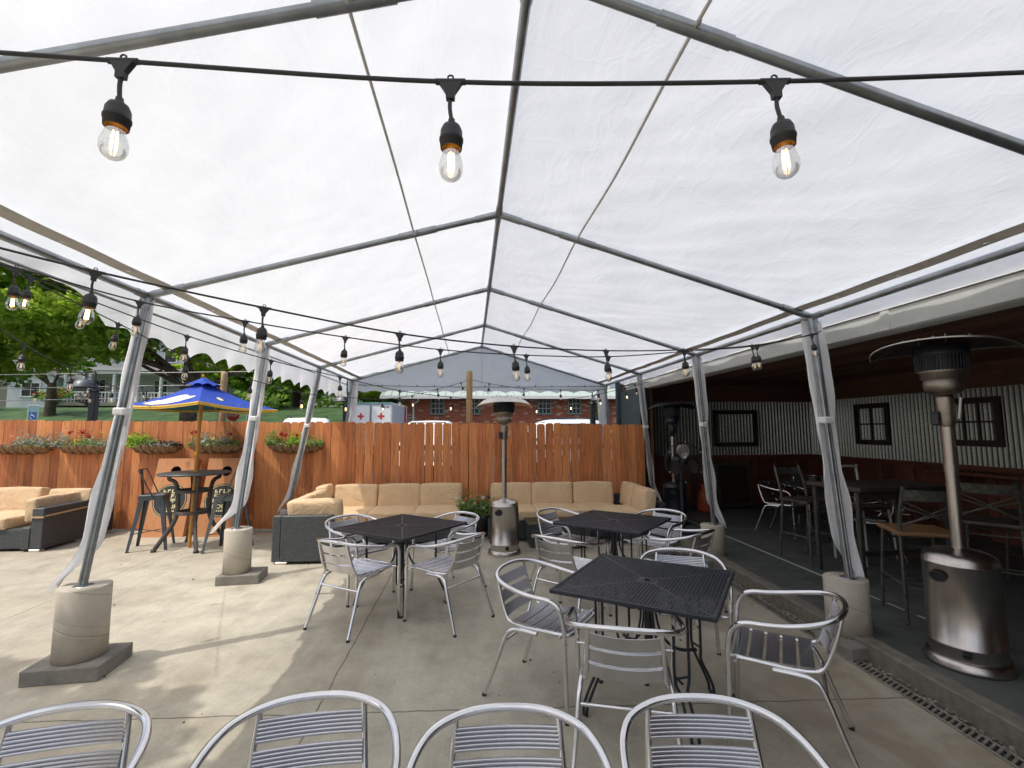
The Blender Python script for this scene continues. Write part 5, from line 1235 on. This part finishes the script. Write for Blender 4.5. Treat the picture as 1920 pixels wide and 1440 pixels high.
for i, (x, z, mt) in enumerate(((-.18, .52, 'whitepetal'), (-.10, .47, 'whitepetal'), (.05, .55, 'redpetal'), (.12, .60, 'whitepetal'), (.17, .58, 'redpetal'), (-.02, .50, 'whitepetal'), (.10, .45, 'whitepetal'), (-.28, .60, 'whitepetal'), (-.12, .58, 'redpetal'))):
    leaf_cloud('blossom', mt, np.array((x, -.12, z))+rg.normal(0, .014, (26, 3)), .024, t, 40+i, .9)
    MB().tube([(x*.5, -.03, .33), (x, -.11, z)], .003, 'leafherb', 4).obj('stalk', t)

# leaf litter on the slabs
rg = np.random.default_rng(91); n_ = 130
px_ = np.stack([rg.uniform(-4.5, 2.5, n_), rg.uniform(1.6, 8.0, n_)**1.0, np.full(n_, .008)], 1)
tag(leaf_cloud('leaf_litter', 'leafplum', px_, .022, None, 92, .5), 'scattered crumbs of dry leaf and dirt on the concrete patio', 'leaf litter', kind='stuff')

# ---- bar interior -------------------------------------------------
def wood_stool(label, loc, rz):
    t = thing('crossback_stool', label, 'bar stool', loc, rz, 'cross-back stools inside the bar')   # front = +Y
    H = .69; m = MB(); cushion(m, (0, 0, H), (.42, .41, .035), 'seatwood', puff=.004, n=8); m.obj('seat', t)
    for s_ in (-1, 1):
        MB().tube(crom([(s_*.185, -.17, H-.02), (s_*.19, -.19, .45), (s_*.205, -.235, 0)], 4), .014, 'stoolmetal', 8).obj('leg', t)
        MB().tube(crom([(s_*.175, .17, H-.02), (s_*.19, .19, .4), (s_*.205, .21, 0)], 4), .014, 'stoolmetal', 8).obj('leg', t)
        MB().tube(crom([(s_*.185, -.17, H-.03), (s_*.188, -.20, H+.15), (s_*.178, -.27, H+.38)], 5), .0165, 'stoolmetal', 8).obj('back_post', t)
    MB().grid(lambda u, v: (-.178+.356*u, -.255-.045*sin(pi*u)-.018*v, H+.27+.085*v), 10, 3, 'stoolmetal').grid(lambda u, v: (.178-.356*u, -.262-.045*sin(pi*u)-.018*v, H+.27+.085*v), 10, 3, 'stoolmetal').obj('top_rail', t)
    m = MB()
    for s_ in (-1, 1):
        for o in (0, .05): m.tube(crom([(s_*-.182, -.235, H+.26-o), (0, -.255, H+.17-o*.4), (s_*.182, -.205, H+.06+o*.3)], 6), .007, 'stoolmetal', 6)
    m.obj('cross_slat', t)
    MB().tube([(-.19, .19, .25), (.19, .19, .25)], .010, 'stoolmetal', 6).obj('footrest', t); m = MB()
    for s_ in (-1, 1): m.tube([(s_*.197, -.2, .30), (s_*.197, .2, .30)], .009, 'stoolmetal', 6)
    m.tube([(-.2, -.2, .30), (.2, -.2, .30)], .009, 'stoolmetal', 6); m.tube(crom([(-.19, .18, .60), (0, .24, .585), (.19, .18, .60)], 6), .009, 'stoolmetal', 6); m.tube(crom([(-.19, -.18, .60), (0, -.13, .585), (.19, -.18, .60)], 6), .009, 'stoolmetal', 6)
    m.obj('footrest', t); return t
ws = wood_stool('cross-back bar stool with a worn wooden seat left of the big patio heater', (3.67, 3.76, .12), radians(-22))
dup(ws, (4.66, 4.02, .12), radians(-52), 'dark cross-back bar stool just right of the big patio heater pole')
dup(ws, (3.95, 5.45, .12), radians(190), 'cross-back bar stool in shadow on the far side of the bar-height table')
dup(ws, (5.5, 4.3, .12), radians(-30), 'cross-back bar stool in the dark near the side wall counter')
for st_ in [o for o in bpy.data.objects if o.get('group') == 'cross-back stools inside the bar' and o != ws]:
    for ch in kids(st_):
        if ch.name.startswith('seat'): ch.data = ch.data.copy(); ch.data.materials[0] = MATS['darkpaint']
t = thing('pub_table', 'dark bar-height rectangular table behind the near tent leg inside the bar', 'bar table', (4.32, 4.85, .12), .05)
MB().box((0, 0, .92), (1.10, .72, .045), 'darkpaint', bev=.008).obj('tabletop', t)
for sx in (-1, 1):
    for sy in (-1, 1): MB().box((sx*.50, sy*.28, .448), (.045, .045, .895), 'darkpaint', bev=.006).obj('leg', t)
MB().box((0, .28, .85), (.95, .03, .07), 'darkpaint').obj('apron', t); MB().box((0, -.28, .85), (.95, .03, .07), 'darkpaint').obj('apron', t); MB().box((0, 0, .22), (.95, .04, .05), 'darkpaint').obj('stretcher', t)
t = thing('white_chair', 'white metal chair back showing above the bar-height table', 'chair', (4.55, 5.55, .12), .1)
MB().tube(crom([(-.22, 0, .0), (-.22, .02, .45), (-.21, .06, 1.02), (-.19, .065, 1.06), (.19, .065, 1.06), (.21, .06, 1.02), (.22, .02, .45), (.22, 0, 0)], 5), .016, 'fascia', 8).obj('back_frame', t)
MB().box((0, -.18, .62), (.42, .40, .03), 'darkpaint', bev=.01).obj('seat', t)
for s_ in (-1, 1): MB().tube([(s_*.19, -.34, .61), (s_*.22, -.40, 0)], .014, 'fascia', 8).obj('leg', t)
t = thing('louvred_shutter', 'weathered grey shutter leaning against the back wall inside the bar', 'shutter', (5.25, BY-.22, .12), 0)
m = MB(); Rl = Matrix.Rotation(radians(-8), 4, 'X')
for s_ in (-1, 1): m.box(Rl@Vector((s_*.33, 0, .43)), (.06, .03, .86), 'stoolmetal', rot=Rl)
for z in (.03, .83): m.box(Rl@Vector((0, 0, z)), (.60, .028, .06), 'stoolmetal', rot=Rl)
m.obj('frame', t); m = MB()
for i in range(17): m.box(Rl@Vector((0, .004, .085+i*.044)), (.60, .006, .040), 'framewood', rot=Rl@Matrix.Rotation(.6, 4, 'X'))
m.obj('louvre', t)
t = thing('gas_tank', 'small orange-red gas tank on the bar floor behind the second right tent leg', 'gas tank', (4.35, BY-.75, .12), 0)
MB().lathe([(0, 0), (.14, .0), (.15, .05), (.15, .30), (.12, .38), (.05, .42), (0, .42)], 'orangeitem', 24).obj('body', t); MB().lathe([(.07, .40), (.08, .50), (.085, .50), (.075, .40)], 'orangeitem', 16).obj('collar', t); MB().tube([(0, 0, .42), (0, 0, .48)], .02, 'dishmetal', 8).obj('valve', t)
for i, (x, y) in enumerate(((3.55, 4.0), (3.75, 8.3), (4.4, 3.3))):
    t = thing('ceiling_bulb', ('small bare bulb hanging just inside the fascia near the right edge', 'small bare bulb hanging inside the bar above the black fan', 'small brass bulb socket under the bar ceiling above the big heater')[i], 'light bulb', (x, y, 2.545), 0, 'bare bulbs under the bar ceiling')
    MB().tube([(0, 0, 0), (0, 0, -.04)], .012, 'amber', 8).obj('socket', t); MB().lathe([(.009, -.04), (.02, -.06), (.024, -.08), (.016, -.10), (0, -.106)], 'bulbglass', 14).obj('bulb', t)

# ---- lamps, signs, vehicles beyond the fence ----------------------
def yard_lamp(label, dome, post, rad, mirror=1):
    t = thing('yard_lamp', label, 'lamp post', (post[0], post[1], 0), 0, 'black gooseneck yard lamps'); dx = dome[0]-post[0]; z = dome[1]
    MB().box((0, 0, (z-.12)/2), (.11, .11, z-.12), 'blackmetal', bev=.01).lathe([(0, .02), (.075, .01), (.08, -.02)], 'blackmetal', 12, (0, 0, z-.10)).obj('post', t)
    MB().tube(crom([(0, 0, z-.13), (0, 0, z+.16), (dx*.12, 0, z+.235), (dx*.7, 0, z+.235), (dx*.97, 0, z+.18), (dx, 0, z+.12)], 6), .014, 'blackmetal', 8).obj('gooseneck', t)
    MB().lathe([(.0, .155), (.028, .15), (.04, .11), (.07, .10), (rad*.55, .085), (rad*.88, .02), (rad, -.045), (rad*1.01, -.05), (rad*.97, -.045), (rad*.85, .015), (rad*.5, .07), (0, .09)], 'gunmetal', 36, (dx, 0, z)).obj('lamp_shade', t)
yard_lamp('black gooseneck lamp above the fence at the far left', (-6.86, 2.48), (-6.68, 9.12), .20)
yard_lamp('black gooseneck lamp above the fence beside the rear left tent leg', (-2.69, 2.30), (-2.63, 10.4), .205)
yard_lamp('black gooseneck lamp above the fence beside the teal wall', (2.93, 2.36), (2.80, 10.9), .17)
def road_sign(label, x, y, zc, w_, h_, mat, name, txt=None, tcol='white', rim=None, octa=False, dots=None):
    z0 = hill(x, y); t = thing(name, label, 'sign', (x, y, z0), 0)
    MB().tube([(0, .03, -.2), (0, .03, zc-z0+h_*.45)], .028, 'galv', 8).obj('pole', t)
    m = MB(); zz = zc-z0
    if octa:
        m.add([(cos(a)*w_/2*1.08, -.0, zz+sin(a)*w_/2*1.08) for a in [pi/8+i*pi/4 for i in range(8)]], [tuple(range(8))], 'white'); m.add([(cos(a)*w_/2, -.006, zz+sin(a)*w_/2) for a in [pi/8+i*pi/4 for i in range(8)]], [tuple(range(8))], mat)
    else:
        m.box((0, 0, zz), (w_, .012, h_), rim or mat); m.box((0, -.008, zz), (w_*.92, .006, h_*.92), mat)
    m.obj('panel', t)
    if txt: text_obj(txt, h_*(.34 if octa else .5), tcol, 'lettering', t, Matrix.Translation((0, -.016, zz))@Matrix.Rotation(pi/2, 4, 'X'), .004, .001)
    return t
road_sign('red octagonal stop sign beyond the fence under the umbrella rim', -11.55, 24.5, 2.42, .62, .62, 'red', 'stop_sign', 'STOP', octa=True)
def access_sign(label, x, y, zc, bg_, grp):
    t = road_sign(label, x, y, zc, .30, .46, bg_, 'parking_sign', None, rim='white'); t['group'] = grp; zz = zc-hill(x, y)
    m = MB().box((0, -.014, zz-.08), (.20, .004, .20), 'signblue')
    m.tube([(cos(a)*.05-.005, -.020, zz-.115+sin(a)*.05) for a in [i*2*pi/20 for i in range(16)]], .008, 'white', 5); m.tube([(-.02, -.02, zz-.02), (-.02, -.02, zz-.085), (.035, -.02, zz-.085), (.055, -.02, zz-.13)], .009, 'white', 5); m.lathe([(0, .004), (.014, 0), (0, -.004)], 'white', 8, (-.02, -.02, zz-.0)); m.obj('wheelchair_symbol', t)
access_sign('pale blue accessible parking sign above the fence at the far left', -12.6, 15.0, 2.20, 'signteal', 'accessible parking signs')
access_sign('pale blue accessible parking sign just right of the second tent leg', -8.1, 18.5, 2.18, 'signteal', 'accessible parking signs')
t = thing('banner_sign', 'low blue and white sign peeping over the fence at the left edge', 'sign', (-14.3, 14, 0), 0)
MB().box((0, 0, 1.75), (1.0, .04, .42), 'white').box((0, -.025, 1.75), (.94, .01, .34), 'signblue').obj('panel', t); MB().tube([(-.4, 0, 0), (-.4, 0, 1.6)], .03, 'galv', 6).tube([(.4, 0, 0), (.4, 0, 1.6)], .03, 'galv', 6).obj('pole', t)
t = thing('metal_pole', 'thin grey metal pole rising beyond the fence left of the third tent leg', 'pole', (-10.0, 20, .0), 0); MB().tube([(0, 0, 0), (0, 0, 2.75)], .03, 'galv', 8).obj('shaft', t)

t = thing('relief_trailer', 'white box trailer with two red crosses parked in front of the brick building', 'trailer', (-4.02, 20, .2), -.06)
MB().box((0, 1.6, 1.55), (1.62, 3.2, 2.05), 'carwhite', bev=.03).obj('body', t)
for s_, w_ in ((-1, .72), (1, .80)):
    x = -.44 if s_ < 0 else .38; d = MB().box((x, -.02, 1.52), (w_, .04, 1.9), 'carwhite', bev=.01).obj('door', t)
    z = 2.02; MB().box((x, -.046, z), (.075, .008, .26), 'red').box((x, -.0465, z), (.26, .008, .075), 'red').obj('red_cross', d)
    text_obj('American', .125, 'blackprint', 'lettering', d, Matrix.Translation((x, -.045, 1.70))@Matrix.Rotation(pi/2, 4, 'X'), .004, .002)
    text_obj('Red Cross', .125, 'red', 'lettering', d, Matrix.Translation((x, -.045, 1.52))@Matrix.Rotation(pi/2, 4, 'X'), .004, .002)
text_obj('46T10', .10, 'blackprint', 'fleet_number', t, Matrix.Translation((.56, -.045, 2.38))@Matrix.Rotation(pi/2, 4, 'X'), .003, .002)
MB().box((0, -.03, 2.55), (1.66, .08, .07), 'signteal').box((-.04, -.045, 1.5), (.05, .03, 1.95), 'galv').obj('trim', t)
MB().box((.815, 2.7, 1.6), (.01, .35, 1.9), 'red').obj('stripe', t)
for y in (1.6, 2.5):
    for s_ in (-1, 1):
        wh = MB().tube([(s_*.70, y, .33), (s_*.86, y, .33)], .33, 'blackrubber', 24).obj('wheel', t); MB().tube([(s_*.80, y, .33), (s_*.87, y, .33)], .18, 'dishmetal', 16).obj('rim', wh)
MB().box((0, 1.9, .45), (1.3, 3.8, .14), 'blackmetal').obj('chassis', t)

def suv(label, x, y, rz, h_=1.82):
    t = thing('parked_car', label, 'car', (x, y, hill(x, y)+.0), rz, 'white cars parked beyond the fence')   # length along local X
    def sect(xx):
        pass
    prof = [(-2.25, .45, .62), (-2.3, .75, .80), (-2.2, 1.02, .84), (-2.05, 1.12, .84), (-1.75, 1.62, .74), (-1.2, h_-.03, .70), (0, h_, .70), (.55, h_-.06, .70), (1.15, 1.14, .80), (2.0, .98, .80), (2.25, .78, .74), (2.28, .45, .66)]
    m = MB(); rows = []
    for (px_, pz, hw) in prof: rows.append([(px_, -hw, .35), (px_, -hw*1.06, min(pz, .75)), (px_, -hw, pz-.05), (px_, -hw*.82, pz), (px_, 0, pz+.02), (px_, hw*.82, pz), (px_, hw, pz-.05), (px_, hw*1.06, min(pz, .75)), (px_, hw, .35)])
    vs = [v for r_ in rows for v in r_]; fs = [(i*9+j, i*9+j+1, (i+1)*9+j+1, (i+1)*9+j) for i in range(len(rows)-1) for j in range(8)]+[tuple(range(9)), tuple(range(len(vs)-9, len(vs)))[::-1]]
    m.add(vs, fs, 'carwhite', True); m.obj('body', t)
    for s_ in (-1, 1): MB().add([(-1.6, s_*.765, 1.14), (.95, s_*.80, 1.14), (.50, s_*.735, h_-.16), (-1.2, s_*.735, h_-.16)], [(0, 1, 2, 3)], 'pane').obj('side_window', t)
    MB().add([(-1.98, -.62, 1.16), (-1.98, .62, 1.16), (-1.62, .56, 1.68), (-1.62, -.56, 1.68)], [(0, 1, 2, 3)], 'pane').add([(1.16, -.62, 1.15), (1.16, .62, 1.15), (.66, .58, h_-.12), (.66, -.58, h_-.12)], [(0, 1, 2, 3)], 'pane').obj('windscreen', t)
    for xx in (-1.4, 1.4):
        for s_ in (-1, 1):
            wh = MB().tube([(xx, s_*.62, .34), (xx, s_*.86, .34)], .34, 'blackrubber', 24).obj('wheel', t); MB().tube([(xx, s_*.8, .34), (xx, s_*.875, .34)], .20, 'dishmetal', 16).obj('rim', wh)
    MB().tube([(-1.2, -.6, h_+.03), (.4, -.6, h_+.03)], .02, 'blackmetal', 6).tube([(-1.2, .6, h_+.03), (.4, .6, h_+.03)], .02, 'blackmetal', 6).obj('roof_rail', t)
suv('white car whose roof shows over the fence beside the third tent leg', -5.9, 18.2, pi/2+.25, 1.88)
suv('white car roof just showing over the fence below the brick building window', -1.35, 17.2, pi/2, 1.75)
suv('white car roof showing over the fence right of the green bush', 3.95, 17.2, .25, 1.79)
# overhead service wires beyond the fence
t = thing('overhead_wires', 'thin utility wires strung across in front of the hill houses', 'wires', (-20, 16, 0), 0)
for i, (a, b_) in enumerate((((-12, 3.35), (13, 3.55)), ((-12, 2.95), (12, 3.15)), ((-10, 2.6), (10, 2.75)))):
    MB().tube(crom([(a[0], i*.3, a[1]), (0, i*.3, (a[1]+b_[1])/2-.12), (b_[0], i*.3, b_[1])], 8), .014, 'strap', 5).obj('wire', t)

# ================================================================== STRING LIGHTS
def lamp_parts():
    hold = MB(); hold.tube([(-.030, 0, .0), (.030, 0, .0)], .0068, 'blackrubber', 10)
    hold.add([(-.024, -.006, -.002), (.024, -.006, -.002), (.009, -.006, -.030), (.0085, -.006, -.045), (-.0085, -.006, -.045), (-.009, -.006, -.030), (-.024, .006, -.002), (.024, .006, -.002), (.009, .006, -.030), (.0085, .006, -.045), (-.0085, .006, -.045), (-.009, .006, -.030)],
             [(0, 1, 2, 5), (5, 2, 3, 4), (6, 11, 8, 7), (11, 10, 9, 8), (0, 5, 11, 6), (1, 7, 8, 2), (2, 8, 9, 3), (5, 4, 10, 11), (4, 3, 9, 10)], 'blackrubber')
    hold.tube([(cos(a)*.0055, 0, .011+sin(a)*.0055) for a in [i*pi/5 for i in range(10)]], .002, 'blackrubber', 6, closed=True)
    hold.tube(crom([(0, 0, -.04), (-.001, .001, -.065), (.003, 0, -.098)], 4), .0042, 'blackrubber', 8)
    hold.lathe([(.0, -.092), (.0065, -.094), (.0075, -.104), (.017, -.112), (.0215, -.124), (.0222, -.142), (.0238, -.143), (.0240, -.149), (.0228, -.150), (.0212, -.168), (.0190, -.168), (.0195, -.150), (0, -.150)], 'blackrubber', 22, (.003, 0, 0))
    hold.lathe([(.0192, -.167), (.0188, -.152), (0, -.151)], 'amber', 18, (.003, 0, 0))
    gl = MB(); gl.lathe([(.0135, -.160), (.0150, -.172), (.0200, -.190), (.0238, -.208), (.0235, -.222), (.0185, -.236), (.0100, -.2435), (0, -.2455)], 'bulbglass', 22, (.003, 0, 0))
    gl.tube(crom([(.003, 0, -.165), (.0035, 0, -.18)], 3), .0025, 'amber', 6)
    def b(mat):
        g = MB(); g.v, g.f, g.mi, g.sm, g.tone, g.mats = list(gl.v), list(gl.f), list(gl.mi), list(gl.sm), list(gl.tone), list(gl.mats)
        for a in (0, pi/2, pi, 3*pi/2): g.tube([(.003+cos(a)*.0045, sin(a)*.0045, -.178), (.003+cos(a)*.0055, sin(a)*.0055, -.222)], .0011 if mat == 'filament_dim' else .0018, mat, 5)
        return g.mesh('bulb')
    return hold.mesh('lamp_holder'), b('filament'), b('filament_dim')
HM, BL, BD = lamp_parts()
SW = random.Random(4)
def string(label, pts, bulbs, lit, sc=1.0, name='string_lights', rad=.0042):
    P = [Vector(p_) for p_ in pts]; o = P[0]; t = thing(name, label, 'string lights', o, 0, 'strings of café bulbs over the patio')
    MB().tube([p_-o for p_ in crom(P, 7)], rad, 'blackrubber', 8).obj('cord', t)
    for n_, i in enumerate(bulbs):
        a, b_ = P[max(0, i-1)], P[min(len(P)-1, i+1)]; d = (b_-a).normalized(); yw = atan2(d.y, d.x)
        h_ = bpy.data.objects.new('lamp_holder', HM); COL.objects.link(h_); h_.parent = t; h_.location = P[i]-o; h_.scale = (.92, .92, .79)
        h_.rotation_euler = (SW.uniform(-.07, .07), -math.asin(d.z)*.8+SW.uniform(-.03, .03), yw)
        on = lit if isinstance(lit, bool) else lit[n_]
        g_ = bpy.data.objects.new('bulb', BL if on else BD); COL.objects.link(g_); g_.parent = h_
    return t
string('nearest thick string of bulbs stretched right across the upper picture', [(-1.21, .9, 2.352), (-.64, .88, 2.328), (-.04, .84, 2.293), (.56, .79, 2.292), (1.17, .74, 2.315)], [1, 2, 3], True)
string('second string of bulbs, from the upper left edge to the near right tent leg', [(-1.64, 1.54, 2.26), (-1.34, 1.79, 2.22), (-.86, 2.04, 2.16), (-.34, 2.30, 2.11), (.23, 2.56, 2.10), (.84, 2.91, 2.14), (1.48, 3.20, 2.20), (2.13, 3.44, 2.28), (2.87, 3.70, 2.43)], [1, 2, 3, 4, 5, 6, 7], [True]+[False]*6)
string('third string of bulbs, passing the top of the near left tent leg toward the right', [(-2.2, 2.03, 2.38), (-2.03, 2.27, 2.38), (-1.79, 2.71, 2.35), (-1.34, 2.93, 2.30), (-.81, 3.14, 2.25), (-.21, 3.29, 2.20), (.40, 3.44, 2.19), (1.04, 3.54, 2.20), (1.68, 3.63, 2.26), (2.31, 3.67, 2.32), (2.79, 3.67, 2.42), (2.88, 3.68, 2.45)], [1, 2, 3, 4, 5, 6, 7, 8, 9, 10], [True]+[False]*9)
string('long string of bulbs curving away under the left eave to the right rear corner', [(-2.51, 2.55, 2.56), (-2.47, 2.85, 2.52), (-2.35, 3.10, 2.46), (-2.0, 3.53, 2.32), (-1.62, 4.02, 2.22), (-1.28, 4.80, 2.17), (-.83, 5.67, 2.11), (-.28, 6.64, 2.10), (.36, 7.19, 2.08), (1.02, 7.53, 2.09), (1.62, 7.78, 2.15), (2.15, 7.93, 2.24), (2.62, 7.98, 2.35), (2.95, 7.97, 2.42)], [1, 2, 3, 4, 5, 6, 7, 8, 9, 10, 11, 12], [True, False, False, False, False, False]+[True]*6)
string('string of bulbs outside the left tent legs ending at the brown wooden post', [(-2.35, 2.44, 2.50), (-2.53, 3.06, 2.50), (-2.49, 3.57, 2.41), (-2.30, 4.07, 2.25), (-2.10, 4.77, 2.14), (-1.97, 5.77, 2.09), (-1.67, 6.55, 2.09), (-1.37, 7.53, 2.13), (-.97, 8.02, 2.22), (-.58, 8.30, 2.35), (-.18, 8.48, 2.48), (-.05, 8.50, 2.54)], [2, 3, 4, 5, 6, 7, 8, 9, 10], [False, False, False]+[True]*4+[False]*2)
string('string of bulbs from the brown wooden post along the fence to the teal wall', [(-.01, 8.50, 2.54), (.32, 8.42, 2.46), (.93, 8.36, 2.37), (1.56, 8.25, 2.34), (2.19, 8.14, 2.33), (2.82, 8.05, 2.42), (3.08, 8.05, 2.47)], [1, 2, 3, 4, 5], [False]*5)
string('string of bulbs reaching from the left edge to the pale wooden post', [(-2.93, 3.0, 2.39), (-3.16, 3.64, 2.27), (-3.49, 4.48, 2.20), (-3.89, 5.53, 2.15), (-4.38, 6.88, 2.19), (-4.40, 8.80, 2.53)], [1, 2, 3, 4], False)
string('farthest left string of bulbs above the fence near the gooseneck lamp', [(-6.13, 6.52, 2.26), (-5.88, 7.0, 2.24), (-5.54, 7.47, 2.26), (-5.23, 8.10, 2.36), (-4.43, 8.80, 2.54)], [1, 2, 3], False)
